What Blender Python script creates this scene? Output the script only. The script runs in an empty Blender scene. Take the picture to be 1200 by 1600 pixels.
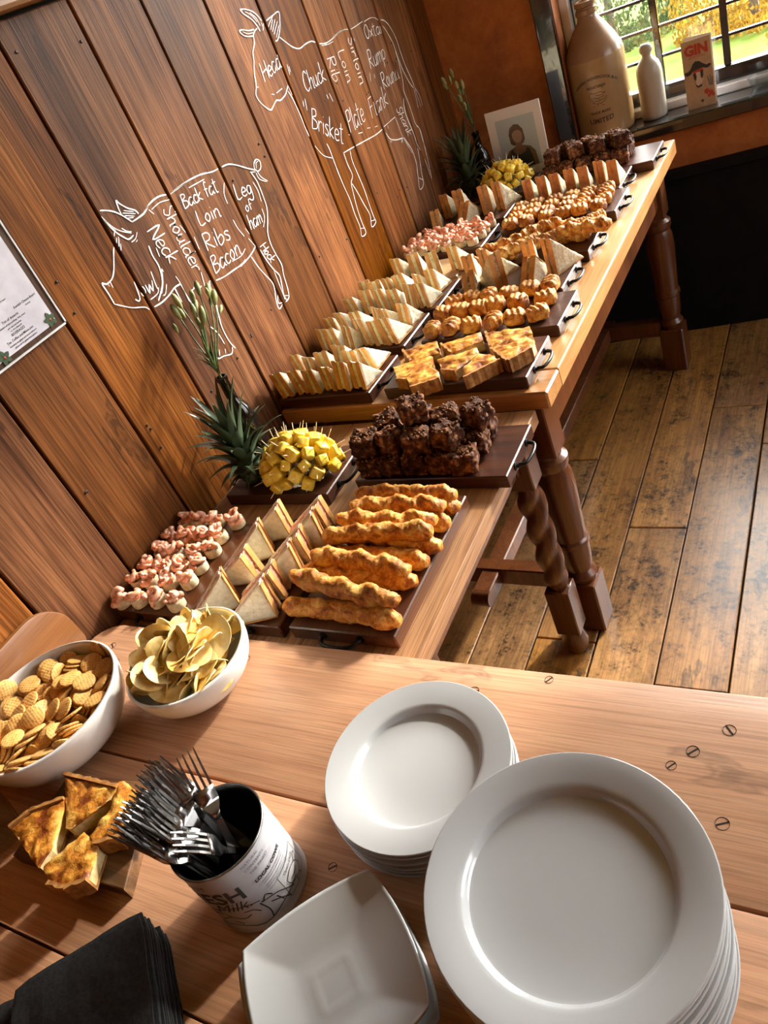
import bpy, bmesh, math, random
from mathutils import Vector, Matrix, noise, Euler
PI = math.pi
rnd = random.Random(7)
scene = bpy.context.scene
COL = scene.collection

# ------------------------------------------------------------------ camera
CAM = Vector((1.246, 0.0, 1.56))
ROW = [Vector((0.84923345, 0.39505038, -0.35033947)),      # camera right in the room's axes
       Vector((-0.00229747, -0.66072876, -0.75062123)),    # camera down
       Vector((-0.52801257, 0.63825755, -0.56020535))]     # camera forward
cam_data = bpy.data.cameras.new('camera')
cam_data.sensor_fit = 'HORIZONTAL'
cam_data.sensor_width = 36.0
cam_data.lens = 36.0
cam_data.clip_start = 0.02
cam_data.clip_end = 200
camera = bpy.data.objects.new('camera', cam_data)
COL.objects.link(camera)
m3 = Matrix((ROW[0], -ROW[1], -ROW[2])).transposed()
camera.matrix_world = Matrix.Translation(CAM) @ m3.to_4x4()
scene.camera = camera

# ------------------------------------------------------------------ world, sun, exposure
world = bpy.data.worlds.new('world')
scene.world = world
world.use_nodes = True
wnt = world.node_tree
wbg = wnt.nodes['Background']
sky = wnt.nodes.new('ShaderNodeTexSky')
sky.sky_type = 'NISHITA'
sky.sun_disc = False
sky.sun_elevation = math.radians(24)
sky.sun_rotation = math.radians(24)
sky.air_density = 1.0
sky.dust_density = 4.0
whs = wnt.nodes.new('ShaderNodeHueSaturation')
whs.inputs['Saturation'].default_value = 0.10
wnt.links.new(sky.outputs[0], whs.inputs['Color'])
wnt.links.new(whs.outputs[0], wbg.inputs[0])
wbg.inputs[1].default_value = 1.35

SUN_AZ = math.radians(66)          # direction the sun stands in, counted from +x towards +y
SUN_EL = math.radians(24)
sun_data = bpy.data.lights.new('sun', 'SUN')
sun_data.energy = 7.8
sun_data.angle = math.radians(2.8)
sun_data.color = (1.0, 0.92, 0.81)
sun = bpy.data.objects.new('sun', sun_data)
COL.objects.link(sun)
sd = Vector((math.cos(SUN_AZ) * math.cos(SUN_EL), math.sin(SUN_AZ) * math.cos(SUN_EL), math.sin(SUN_EL)))
sun.rotation_euler = sd.to_track_quat('Z', 'Y').to_euler()
sun.location = (2, 6, 5)

vs = scene.view_settings
vs.view_transform = 'Standard'
vs.look = 'None'
vs.gamma = 1.0
vs.use_curve_mapping = False
vs.exposure = 0.14
scene.cycles.max_bounces = 6
scene.cycles.diffuse_bounces = 3
scene.cycles.glossy_bounces = 2
scene.cycles.transmission_bounces = 5
scene.cycles.caustics_reflective = False
scene.cycles.caustics_refractive = False


# ------------------------------------------------------------------ survey: a sight line of the photograph met with a plane of the room
def sight(px, py):
    return ROW[0] * (px - 600) + ROW[1] * (py - 800) + ROW[2] * 1200.0


def on_z(px, py, z):
    d = sight(px, py)
    return CAM + d * ((z - CAM.z) / d.z)


def on_x(px, py, x):
    d = sight(px, py)
    return CAM + d * ((x - CAM.x) / d.x)


# ------------------------------------------------------------------ mesh helpers
class MB:
    def __init__(self):
        self.v = []
        self.f = []

    def add(self, vs_, fs_, M=None):
        o = len(self.v)
        if M is not None:
            vs_ = [M @ Vector(p) for p in vs_]
        self.v += [tuple(p) for p in vs_]
        self.f += [tuple(i + o for i in q) for q in fs_]
        return self

    def box(self, x0, x1, y0, y1, z0, z1, M=None):
        return self.add([(x0, y0, z0), (x1, y0, z0), (x1, y1, z0), (x0, y1, z0),
                         (x0, y0, z1), (x1, y0, z1), (x1, y1, z1), (x0, y1, z1)],
                        [(0, 3, 2, 1), (4, 5, 6, 7), (0, 1, 5, 4), (1, 2, 6, 5), (2, 3, 7, 6), (3, 0, 4, 7)], M)

    def bbox(self, x0, x1, y0, y1, z0, z1, b=0.003, M=None, seg=1):
        bm = bmesh.new()
        bmesh.ops.create_cube(bm, size=1)
        for v in bm.verts:
            v.co = Vector(((x0 + x1) / 2 + v.co.x * (x1 - x0), (y0 + y1) / 2 + v.co.y * (y1 - y0),
                           (z0 + z1) / 2 + v.co.z * (z1 - z0)))
        bmesh.ops.bevel(bm, geom=list(bm.edges), offset=b, segments=seg, affect='EDGES', profile=0.5)
        bm.verts.ensure_lookup_table()
        self.add([v.co.copy() for v in bm.verts], [[w.index for w in fc.verts] for fc in bm.faces], M)
        bm.free()
        return self

    def lathe(self, prof, seg=32, M=None, cap0=True, cap1=True, fr=None):
        vs_, fs_ = [], []
        n = len(prof)
        for i, (r, z) in enumerate(prof):
            for k in range(seg):
                a = 2 * PI * k / seg
                rr = r * (fr(a, i, n) if fr else 1)
                vs_.append((rr * math.cos(a), rr * math.sin(a), z))
        for i in range(n - 1):
            for k in range(seg):
                k2 = (k + 1) % seg
                fs_.append((i * seg + k, i * seg + k2, (i + 1) * seg + k2, (i + 1) * seg + k))
        if cap0:
            fs_.append(tuple(range(seg - 1, -1, -1)))
        if cap1:
            fs_.append(tuple((n - 1) * seg + k for k in range(seg)))
        return self.add(vs_, fs_, M)

    def tube(self, path, rad, seg=8, M=None, flat=1.0):
        path = [Vector(p) for p in path]
        n = len(path)
        if not isinstance(rad, (list, tuple)):
            rad = [rad] * n
        vs_, fs_ = [], []
        up = Vector((0, 0, 1))
        t0 = (path[1] - path[0]).normalized()
        if abs(t0.z) > .9:
            up = Vector((1, 0, 0))
        nx = t0.cross(up).normalized()
        for i in range(n):
            t = (path[min(i + 1, n - 1)] - path[max(i - 1, 0)]).normalized()
            nx = (nx - t * nx.dot(t)).normalized()
            ny = t.cross(nx)
            for k in range(seg):
                a = 2 * PI * k / seg
                vs_.append(path[i] + nx * (rad[i] * math.cos(a)) + ny * (rad[i] * flat * math.sin(a)))
        for i in range(n - 1):
            for k in range(seg):
                k2 = (k + 1) % seg
                fs_.append((i * seg + k, i * seg + k2, (i + 1) * seg + k2, (i + 1) * seg + k))
        fs_.append(tuple(range(seg - 1, -1, -1)))
        fs_.append(tuple((n - 1) * seg + k for k in range(seg)))
        return self.add(vs_, fs_, M)

    def prism(self, poly, z0, z1, M=None):
        n = len(poly)
        vs_ = [(x, y, z0) for x, y in poly] + [(x, y, z1) for x, y in poly]
        fs_ = [tuple(range(n - 1, -1, -1)), tuple(range(n, 2 * n))]
        fs_ += [(i, (i + 1) % n, n + (i + 1) % n, n + i) for i in range(n)]
        return self.add(vs_, fs_, M)

    def lump(self, sx, sy, sz, n=6, p=6.0, amp=0.0, freq=1.0, seed=0.0, M=None, fn=None):
        """cube grid rounded to a super-ellipsoid and roughened"""
        idx, vs_, fs_ = {}, [], []

        def vid(i, j, k):
            key = (i, j, k)
            if key not in idx:
                q = Vector((2 * i / n - 1, 2 * j / n - 1, 2 * k / n - 1))
                q = Vector([math.tan(c * 0.72) / math.tan(0.72) for c in q])
                r = (abs(q.x) ** p + abs(q.y) ** p + abs(q.z) ** p) ** (1 / p)
                q = q / r
                P = Vector((q.x * sx / 2, q.y * sy / 2, q.z * sz / 2))
                if amp:
                    s = noise.noise(P * freq + Vector((seed, seed * 1.7, -seed))) + .5 * noise.noise(P * freq * 2.3 + Vector((-seed, seed, seed * 2)))
                    P = P + q.normalized() * (amp * s)
                if fn:
                    P = fn(P, q)
                idx[key] = len(vs_)
                vs_.append(P)
            return idx[key]
        for a in range(n):
            for b in range(n):
                for s in (0, n):
                    q1 = [(a, b, s), (a + 1, b, s), (a + 1, b + 1, s), (a, b + 1, s)]
                    q2 = [(s, a, b), (s, a + 1, b), (s, a + 1, b + 1), (s, a, b + 1)]
                    q3 = [(b, s, a), (b, s, a + 1), (b + 1, s, a + 1), (b + 1, s, a)]
                    for q in (q1, q2, q3):
                        ids = [vid(*t) for t in q]
                        fs_.append(tuple(ids if s else ids[::-1]))
        return self.add(vs_, fs_, M)

    def mesh(self, name, mat, smooth=True, auto=None):
        me = bpy.data.meshes.new(name)
        me.from_pydata(self.v, [], self.f)
        me.validate()
        me.materials.append(mat)
        if smooth:
            me.polygons.foreach_set('use_smooth', [True] * len(me.polygons))
            if auto is not None:
                bm = bmesh.new()
                bm.from_mesh(me)
                for e in bm.edges:
                    e.smooth = len(e.link_faces) == 2 and e.calc_face_angle(0) < auto
                bm.to_mesh(me)
                bm.free()
        me.update()
        return me


def obj(name, me, parent=None, loc=(0, 0, 0), rot=(0, 0, 0), scale=None):
    o = bpy.data.objects.new(name, me)
    COL.objects.link(o)
    if parent is not None:
        o.parent = parent
    o.location = loc
    o.rotation_euler = rot
    if scale is not None:
        o.scale = scale if hasattr(scale, '__len__') else (scale,) * 3
    return o


def tag(o, label, cat, group=None, kind=None):
    o['label'] = label
    o['category'] = cat
    if group:
        o['group'] = group
    if kind:
        o['kind'] = kind
    return o


def thing(name, label, cat, group=None, loc=(0, 0, 0), rot=(0, 0, 0), scale=None):
    o = obj(name, None, None, loc, rot, scale)
    o.empty_display_size = 0.02
    return tag(o, label, cat, group)


def struct(name, me, loc=(0, 0, 0), rot=(0, 0, 0)):
    o = obj(name, me, None, loc, rot)
    o['kind'] = 'structure'
    return o


CHILD = {}


def put(name, parts, label, cat, group, loc, rot=(0, 0, 0), scale=None):
    """one thing from a list of parts (name, mesh, [sub-parts (name, mesh)])"""
    t = thing(name, label, cat, group, loc, rot, scale)
    for p in parts:
        o = obj(p[0], p[1], t)
        if len(p) > 2:
            for q in p[2]:
                obj(q[0], q[1], o)
    return t


ORD = ['first', 'second', 'third', 'fourth', 'fifth', 'sixth', 'seventh', 'eighth', 'ninth', 'tenth', 'eleventh', 'twelfth',
       'thirteenth', 'fourteenth', 'fifteenth', 'sixteenth', 'seventeenth', 'eighteenth', 'nineteenth', 'twentieth']


def text_geo(body, size=1.0, align='CENTER', extrude=0.0, spacing=1.0, shear=0.0, res=2, bold=0.0):
    cu = bpy.data.curves.new('t', 'FONT')
    cu.body = body
    cu.size = size
    cu.align_x = align
    cu.extrude = extrude
    cu.space_character = spacing
    cu.shear = shear
    cu.resolution_u = res
    cu.offset = bold
    o = bpy.data.objects.new('t', cu)
    COL.objects.link(o)
    dg = bpy.context.evaluated_depsgraph_get()
    me = bpy.data.meshes.new_from_object(o.evaluated_get(dg))
    vs_ = [v.co.copy() for v in me.vertices]
    fs_ = [tuple(p.vertices) for p in me.polygons]
    bpy.data.objects.remove(o)
    bpy.data.curves.remove(cu)
    bpy.data.meshes.remove(me)
    return vs_, fs_
# ------------------------------------------------------------------ materials (all procedural)
def mat_base(name, color=(.5, .5, .5), rough=.5, metal=0.0, spec=.5):
    m = bpy.data.materials.new(name)
    m.use_nodes = True
    b = m.node_tree.nodes['Principled BSDF']
    b.inputs['Base Color'].default_value = (*color, 1)
    b.inputs['Roughness'].default_value = rough
    b.inputs['Metallic'].default_value = metal
    b.inputs['Specular IOR Level'].default_value = spec
    return m, m.node_tree, b


def nd(nt, typ, ins=None, **props):
    n = nt.nodes.new(typ)
    for k, v in props.items():
        setattr(n, k, v)
    for k, v in (ins or {}).items():
        if isinstance(v, bpy.types.NodeSocket):
            nt.links.new(v, n.inputs[k])
        else:
            n.inputs[k].default_value = v
    return n


def mathn(nt, op, a, b=None, clamp=False):
    n = nt.nodes.new('ShaderNodeMath')
    n.operation = op
    n.use_clamp = clamp
    for i, v in enumerate((a, b)):
        if v is None:
            continue
        if isinstance(v, bpy.types.NodeSocket):
            nt.links.new(v, n.inputs[i])
        else:
            n.inputs[i].default_value = v
    return n.outputs[0]


def ramp(nt, fac, stops):
    n = nt.nodes.new('ShaderNodeValToRGB')
    nt.links.new(fac, n.inputs[0])
    e = n.color_ramp.elements
    while len(e) > 1:
        e.remove(e[-1])
    for i, (p, c) in enumerate(stops):
        el = e[0] if i == 0 else e.new(p)
        el.position = p
        el.color = (*c, 1) if len(c) == 3 else c
    return n.outputs[0]


def mix(nt, mode, fac, a, b):
    n = nt.nodes.new('ShaderNodeMix')
    n.data_type = 'RGBA'
    n.blend_type = mode
    for s, v in ((n.inputs[0], fac), (n.inputs[6], a), (n.inputs[7], b)):
        if isinstance(v, bpy.types.NodeSocket):
            nt.links.new(v, s)
        else:
            s.default_value = v if not hasattr(v, '__len__') or len(v) == 4 else (*v, 1)
    return n.outputs[2]


def coords(nt, scale, rand=True):
    tc = nt.nodes.new('ShaderNodeTexCoord')
    out = tc.outputs['Object']
    if rand:
        oi = nt.nodes.new('ShaderNodeObjectInfo')
        off = nd(nt, 'ShaderNodeVectorMath', {0: oi.outputs['Random'], 1: (41.3, 27.7, 63.1)}, operation='MULTIPLY').outputs[0]
        out = nd(nt, 'ShaderNodeVectorMath', {0: out, 1: off}, operation='ADD').outputs[0]
        r = oi.outputs['Random']
    else:
        r = None
    mp = nd(nt, 'ShaderNodeMapping', {'Vector': out, 'Scale': scale}).outputs[0]
    return out, mp, r


def noisetex(nt, vec, scale, detail=4, rough=.55, dist=0.0):
    n = nd(nt, 'ShaderNodeTexNoise', {'Vector': vec, 'Scale': scale, 'Detail': detail, 'Roughness': rough, 'Distortion': dist})
    return n.outputs[0]


def bump(nt, b, h, strength=.3, dist=.002):
    n = nd(nt, 'ShaderNodeBump', {'Height': h, 'Strength': strength, 'Distance': dist})
    nt.links.new(n.outputs[0], b.inputs['Normal'])


def wood(name, stops, axis='Z', rough=.4, vary=.25, lines=.35, knots=0.0, bumps=.25, coat=0.0, stain=None, broad=7.0, fine=55.0, spec=.5):
    m, nt, b = mat_base(name, rough=rough, spec=spec)
    ia = 'XYZ'.index(axis)

    def sc(across, along):
        s = [across] * 3
        s[ia] = along
        return tuple(s)
    raw, mp1, r = coords(nt, sc(broad, .55))
    mp2 = nd(nt, 'ShaderNodeMapping', {'Vector': raw, 'Scale': sc(fine, 1.7)}).outputs[0]
    mp3 = nd(nt, 'ShaderNodeMapping', {'Vector': raw, 'Scale': sc(fine * 5, 6)}).outputs[0]
    n1 = noisetex(nt, mp1, 1.0, 5, .6, .9)
    n2 = noisetex(nt, mp2, 1.0, 6, .6, .3)
    n3 = noisetex(nt, mp3, 1.0, 3, .6)
    # growth rings: bands bent by the broad noise
    rg = mathn(nt, 'FRACT', mathn(nt, 'MULTIPLY', n1, 9.0))
    rg = mathn(nt, 'ABSOLUTE', mathn(nt, 'SUBTRACT', rg, .5))
    mixv = mathn(nt, 'ADD', mathn(nt, 'MULTIPLY', n1, .5), mathn(nt, 'MULTIPLY', n2, .38))
    mixv = mathn(nt, 'ADD', mixv, mathn(nt, 'MULTIPLY', rg, .22))
    col = ramp(nt, mixv, stops)
    ln = ramp(nt, n3, [(.36, (1 - lines,) * 3), (.56, (1, 1, 1))])
    col = mix(nt, 'MULTIPLY', 1.0, col, ln)
    h = mathn(nt, 'ADD', mathn(nt, 'MULTIPLY', n2, .6), mathn(nt, 'MULTIPLY', n3, .5))
    if knots:
        mpk = nd(nt, 'ShaderNodeMapping', {'Vector': raw, 'Scale': sc(6.5, 2.1)}).outputs[0]
        wob = nd(nt, 'ShaderNodeVectorMath', {0: mpk, 1: nd(nt, 'ShaderNodeTexNoise', {'Vector': mpk, 'Scale': 5.0}).outputs[1]}, operation='ADD').outputs[0]
        vo = nd(nt, 'ShaderNodeTexVoronoi', {'Vector': wob, 'Scale': 1.0}).outputs[0]
        kn = ramp(nt, vo, [(.06, (1 - knots,) * 3), (.10, (1 - knots * .35,) * 3), (.15, (1 - knots * .75,) * 3), (.20, (1, 1, 1))])
        col = mix(nt, 'MULTIPLY', 1.0, col, kn)
    if stain:
        mps = nd(nt, 'ShaderNodeMapping', {'Vector': raw, 'Scale': sc(9, 2.5)}).outputs[0]
        ns = noisetex(nt, mps, 1.0, 9, .72, .6)
        nb = noisetex(nt, raw, 24.0, 8, .72, .5)
        nk = noisetex(nt, raw, 95.0, 5, .65)
        ns = mathn(nt, 'ADD', mathn(nt, 'MULTIPLY', ns, .36), mathn(nt, 'ADD', mathn(nt, 'MULTIPLY', nb, .40), mathn(nt, 'MULTIPLY', nk, .24)))
        st = ramp(nt, ns, [(.41, (1, 1, 1)), (.47, (.35, .35, .35)), (.54, (0, 0, 0))])
        col = mix(nt, 'MIX', mathn(nt, 'MULTIPLY', st, stain[1]), col, stain[0])
        nt.links.new(mathn(nt, 'ADD', mathn(nt, 'MULTIPLY', ns, .5), rough - .26), b.inputs['Roughness'])
    hv = nd(nt, 'ShaderNodeHueSaturation', {'Color': col})
    if r is not None:
        nt.links.new(mathn(nt, 'ADD', mathn(nt, 'MULTIPLY', r, vary * 2), 1 - vary), hv.inputs['Value'])
        r2 = mathn(nt, 'FRACT', mathn(nt, 'MULTIPLY', r, 7.31))
        nt.links.new(mathn(nt, 'ADD', mathn(nt, 'MULTIPLY', r2, vary * .9), 1 - vary * .55), hv.inputs['Saturation'])
    nt.links.new(hv.outputs[0], b.inputs['Base Color'])
    bump(nt, b, h, bumps, .0015)
    if coat:
        b.inputs['Coat Weight'].default_value = coat
        b.inputs['Coat Roughness'].default_value = .22
    return m


def speck(name, c1, c2, scale=60, rough=.6, bstr=.3, bdist=.002, c3=None, detail=5, lo=.35, hi=.65, sss=0.0, vary=.08, spec=.5, stretch=(1, 1, 1), bscale=None, metal=0.0):
    """two or three tone mottled surface"""
    m, nt, b = mat_base(name, rough=rough, spec=spec, metal=metal)
    raw, mp, r = coords(nt, stretch)
    n = noisetex(nt, mp, scale, detail, .6)
    st = [(lo, c1), (hi, c2)] if c3 is None else [(lo, c1), ((lo + hi) / 2, c2), (hi, c3)]
    col = ramp(nt, n, st)
    hv = nd(nt, 'ShaderNodeHueSaturation', {'Color': col})
    nt.links.new(mathn(nt, 'ADD', mathn(nt, 'MULTIPLY', r, vary * 2), 1 - vary), hv.inputs['Value'])
    nt.links.new(hv.outputs[0], b.inputs['Base Color'])
    if bstr:
        h = n if bscale is None else noisetex(nt, mp, bscale, 5, .65)
        bump(nt, b, h, bstr, bdist)
    if sss:
        b.inputs['Subsurface Weight'].default_value = sss
        b.inputs['Subsurface Radius'].default_value = (.004, .002, .001)
    return m


def plain(name, c, rough=.5, metal=0.0, spec=.5, coat=0.0):
    m, nt, b = mat_base(name, c, rough, metal, spec)
    if coat:
        b.inputs['Coat Weight'].default_value = coat
    return m


def glass_thin(name, tint=(1, 1, 1), refl=.08):
    m = bpy.data.materials.new(name)
    m.use_nodes = True
    nt = m.node_tree
    nt.nodes.clear()
    out = nt.nodes.new('ShaderNodeOutputMaterial')
    tr = nd(nt, 'ShaderNodeBsdfTransparent', {'Color': (*tint, 1)})
    gl = nd(nt, 'ShaderNodeBsdfGlossy', {'Roughness': .02})
    lw = nt.nodes.new('ShaderNodeLayerWeight')
    fr = mathn(nt, 'ADD', mathn(nt, 'MULTIPLY', mathn(nt, 'POWER', lw.outputs['Facing'], 4.0), refl * 8), .03, True)
    mx = nt.nodes.new('ShaderNodeMixShader')
    nt.links.new(fr, mx.inputs[0])
    nt.links.new(tr.outputs[0], mx.inputs[1])
    nt.links.new(gl.outputs[0], mx.inputs[2])
    nt.links.new(mx.outputs[0], out.inputs[0])
    return m


def foliage_mat(name, c1, c2, trans=.5, scale=3):
    m = bpy.data.materials.new(name)
    m.use_nodes = True
    nt = m.node_tree
    b = nt.nodes['Principled BSDF']
    b.inputs['Roughness'].default_value = .5
    tc = nt.nodes.new('ShaderNodeTexCoord')
    n = noisetex(nt, tc.outputs['Object'], scale, 6, .7)
    col = ramp(nt, n, [(.38, c1), (.62, c2)])
    nt.links.new(col, b.inputs['Base Color'])
    t = nd(nt, 'ShaderNodeBsdfTranslucent', {'Color': col})
    mx = nd(nt, 'ShaderNodeMixShader', {0: trans, 1: b.outputs[0], 2: t.outputs[0]})
    nt.links.new(mx.outputs[0], nt.nodes['Material Output'].inputs[0])
    return m


W_WALL = wood('wall_plank_wood', [(.24, (.045, .011, .0015)), (.42, (.15, .042, .005)), (.58, (.31, .096, .010)), (.76, (.49, .185, .030))], 'Z', rough=.46, vary=.32, lines=.5, knots=.6, bumps=.9, coat=0, spec=.07)
W_WALLD = wood('wall_plank_dark_wood', [(.24, (.030, .009, .003)), (.42, (.090, .028, .007)), (.58, (.17, .058, .014)), (.76, (.27, .105, .030))], 'Z', rough=.46, vary=.12, lines=.5, knots=.6, bumps=.9, coat=0, spec=.10)
W_BEAM = wood('rail_wood', [(.25, (.16, .07, .03)), (.5, (.36, .18, .08)), (.75, (.5, .28, .14))], 'Y', rough=.5, vary=.1)
W_FRONT = wood('pine_table_wood', [(.22, (.40, .175, .085)), (.42, (.54, .265, .135)), (.6, (.63, .335, .18)), (.78, (.74, .44, .26))], 'X', rough=.42, vary=.05, lines=.26, bumps=.25, broad=9, fine=60, knots=.4)
W_MID = wood('oak_table_wood', [(.22, (.20, .085, .03)), (.42, (.40, .19, .08)), (.6, (.52, .27, .12)), (.78, (.66, .38, .19))], 'Y', rough=.34, vary=.06, lines=.5, bumps=.3, fine=90)
W_FAR = wood('honey_table_wood', [(.22, (.30, .12, .035)), (.42, (.48, .22, .07)), (.6, (.58, .29, .10)), (.78, (.70, .38, .15))], 'Y', rough=.36, vary=.05, lines=.25, bumps=.2)
W_LEG = wood('dark_leg_wood', [(.22, (.034, .009, .003)), (.45, (.080, .024, .007)), (.6, (.125, .040, .012)), (.78, (.19, .066, .022))], 'Z', rough=.3, vary=.08, lines=.3, bumps=.2, coat=.3)
W_LEG2 = wood('amber_leg_wood', [(.22, (.050, .013, .003)), (.45, (.105, .029, .007)), (.6, (.16, .048, .011)), (.78, (.23, .077, .021))], 'Z', rough=.3, vary=.08, lines=.3, bumps=.2, coat=.3)
W_BOARD = wood('acacia_board_wood', [(.22, (.016, .0045, .0025)), (.42, (.046, .0135, .006)), (.6, (.088, .028, .012)), (.78, (.155, .058, .027))], 'X', rough=.36, vary=.22, lines=.35, bumps=.2, coat=.12)
W_BOARDY = wood('acacia_board_wood_lengthwise', [(.22, (.022, .0065, .003)), (.42, (.064, .019, .0075)), (.6, (.125, .040, .014)), (.78, (.21, .08, .033))], 'Y', rough=.30, vary=.15, lines=.35, bumps=.2, coat=.35)
W_BLOCK = wood('olive_block_wood', [(.25, (.035, .014, .005)), (.45, (.11, .05, .018)), (.6, (.21, .10, .04)), (.78, (.36, .19, .085))], 'X', rough=.35, vary=.05, lines=.35, bumps=.2, broad=14)
W_PALE = wood('pale_toast_board_wood', [(.25, (.25, .12, .05)), (.5, (.48, .28, .14)), (.75, (.6, .38, .2))], 'X', rough=.45, vary=.05)
W_TRAY = wood('leaning_tray_wood', [(.25, (.095, .032, .008)), (.5, (.18, .066, .017)), (.75, (.24, .10, .03))], 'Y', rough=.32, vary=.05, lines=.2, bumps=.12, coat=.3)
W_FLOOR = wood('worn_floor_wood', [(.22, (.18, .068, .016)), (.42, (.45, .195, .048)), (.6, (.64, .31, .082)), (.78, (.78, .44, .14))], 'Y', rough=.40, vary=.15, lines=.30, knots=.8, bumps=.35, coat=1.0, spec=.9, stain=((.016, .011, .008), .92), broad=6, fine=45)
def plaster_mat():
    m, nt, b = mat_base('orange_plaster', rough=.75, spec=.25)
    raw, mp, r = coords(nt, (1, 1, 1), False)
    n1 = noisetex(nt, mp, 4.0, 6, .65)
    n2 = noisetex(nt, mp, 30.0, 6, .7)
    v = mathn(nt, 'ADD', mathn(nt, 'MULTIPLY', n1, .65), mathn(nt, 'MULTIPLY', n2, .35))
    col = ramp(nt, v, [(.34, (.21, .055, .014)), (.5, (.34, .10, .022)), (.66, (.45, .165, .045))])
    nt.links.new(col, b.inputs['Base Color'])
    bump(nt, b, n2, .3, .003)
    return m


M_PLASTER = plaster_mat()
M_CREAM = speck('ceiling_cream_paint', (.55, .48, .38), (.62, .55, .45), 3, .8, .1)
M_BLACKPAINT = speck('black_gloss_paint', (.010, .010, .011), (.016, .016, .018), 30, .13, 0)
M_BLACKPAINT.node_tree.nodes['Principled BSDF'].inputs['Coat Weight'].default_value = 1.0
M_DARKPANEL = speck('dark_panel_paint', (.003, .0025, .0025), (.006, .005, .005), 20, .7, .1, spec=.15)
M_WHITEPAINT = plain('white_gloss_paint', (.72, .68, .66), .35)
M_GLASSPANE = glass_thin('window_pane_glass', (.97, .98, .97), .06)
M_IRON = plain('black_iron', (.012, .012, .013), .28, .6)
M_GAP = plain('dark_gap', (.006, .004, .003), .9)
M_NAIL = plain('dark_nail', (.03, .025, .022), .45, .6)
M_CHALK = speck('white_paint_pen', (.88, .86, .82), (.95, .94, .92), 120, .7, .15, .0005)
M_CERAMIC = plain('white_glazed_ceramic', (.48, .485, .49), .12, 0, .5, .3)
M_BOWL = plain('white_bowl_glaze', (.70, .68, .65), .18, 0, .5, .2)
M_STEEL = plain('polished_steel', (.34, .33, .32), .26, 1.0)
M_TIN_IN = plain('tin_inside', (.05, .05, .048), .35, .8)
M_TIN = speck('tin_printed_white', (.44, .43, .45), (.52, .51, .53), 15, .38, .05)
M_INK = plain('black_ink', (.025, .024, .026), .5)
M_INKGREY = plain('grey_ink', (.13, .13, .14), .5)
M_NAPKIN = speck('black_paper_napkin', (.012, .012, .013), (.022, .022, .023), 200, .8, .5, .0008, spec=.25)
M_CLEAR = glass_thin('clear_cut_glass', (.90, .92, .92), .10)
M_BREAD = speck('white_bread_crumb', (.70, .60, .40), (.88, .81, .64), 150, .85, .6, .002, vary=.05, detail=7)
M_BREADB = speck('seeded_bread_crumb', (.54, .41, .24), (.82, .72, .52), 130, .85, .7, .002, vary=.06, detail=7)
M_CRUST = speck('bread_crust', (.46, .19, .045), (.68, .35, .11), 40, .6, .3, .001, vary=.12, stretch=(1, 1, 1))
M_EGG = speck('egg_mayonnaise', (.72, .60, .24), (.86, .80, .55), 130, .5, .7, .002, c3=(.88, .80, .52), vary=.05)
M_HAM = speck('pink_ham', (.62, .22, .17), (.76, .38, .31), 60, .4, .3, .001)
M_TUNA = speck('savoury_filling', (.33, .22, .13), (.58, .46, .32), 110, .6, .6, .002)


def pastry_mat(name, hue=0, dark=.6):
    m, nt, b = mat_base(name, rough=.45, spec=.35)
    raw, mp, r = coords(nt, (1, 1, 1))
    n = noisetex(nt, mp, 48, 7, .65, .6)
    n2 = noisetex(nt, mp, 190, 4, .6)
    geo = nt.nodes.new('ShaderNodeNewGeometry')
    v = mathn(nt, 'ADD', mathn(nt, 'MULTIPLY', n, .8), mathn(nt, 'MULTIPLY', n2, .2))
    col = ramp(nt, v, [(.36, (.24 * dark, .06 * dark, .010)), (.44, (.44, .135, .018)), (.51, (.64, .27, .042)), (.61, (.83, .50, .135))])
    hv = nd(nt, 'ShaderNodeHueSaturation', {'Color': col})
    nt.links.new(mathn(nt, 'ADD', mathn(nt, 'MULTIPLY', r, .35), .82), hv.inputs['Value'])
    nt.links.new(hv.outputs[0], b.inputs['Base Color'])
    bump(nt, b, v, 1.0, .005)
    return m


M_PASTRY = pastry_mat('golden_puff_pastry')
M_PASTRY2 = pastry_mat('amber_puff_pastry', dark=.8)
M_SAUSAGE = speck('sausage_meat', (.30, .12, .06), (.48, .22, .12), 90, .6, .5)
M_QTOP = speck('browned_quiche_top', (.18, .036, .005), (.56, .21, .022), 40, .4, 1.0, .005, c3=(.82, .50, .11), lo=.37, hi=.64, detail=7)
M_QSIDE = speck('quiche_custard', (.60, .42, .16), (.80, .64, .34), 90, .6, .6, .002)
M_QCRUST = speck('short_pastry_crust', (.26, .095, .02), (.56, .27, .075), 70, .6, .5, .002)
M_BROWNIE = speck('dark_brownie', (.020, .006, .003), (.075, .024, .010), 75, .6, 1.0, .006, c3=(.30, .125, .048), lo=.36, hi=.66, detail=9, vary=.3, spec=.1)
M_CRUMBLE = speck('brownie_crumble', (.06, .021, .008), (.27, .12, .050), 120, .8, .8, .003, vary=.25, spec=.1)
M_PRAWN = speck('pink_prawn', (.78, .26, .11), (.88, .56, .42), 120, .32, .3, .001, vary=.1, lo=.4, hi=.6)
M_CASE = speck('vol_au_vent_case', (.62, .45, .24), (.76, .64, .44), 110, .7, .5, .002)
M_PINE = speck('pineapple_flesh', (.80, .48, .025), (.92, .68, .10), 80, .35, .5, .002, vary=.1)
M_PICK = plain('pale_toothpick', (.72, .58, .38), .6)
M_FOIL = speck('kitchen_foil', (.5, .5, .5), (.75, .75, .74), 60, .25, 1.0, .006, metal=1.0)
M_LEAF = speck('pineapple_leaf', (.022, .038, .016), (.095, .125, .065), 30, .42, .3, .001, stretch=(1, 1, .15))
M_STEM = speck('sprig_green', (.03, .055, .012), (.10, .14, .04), 60, .5, .2)
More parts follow.
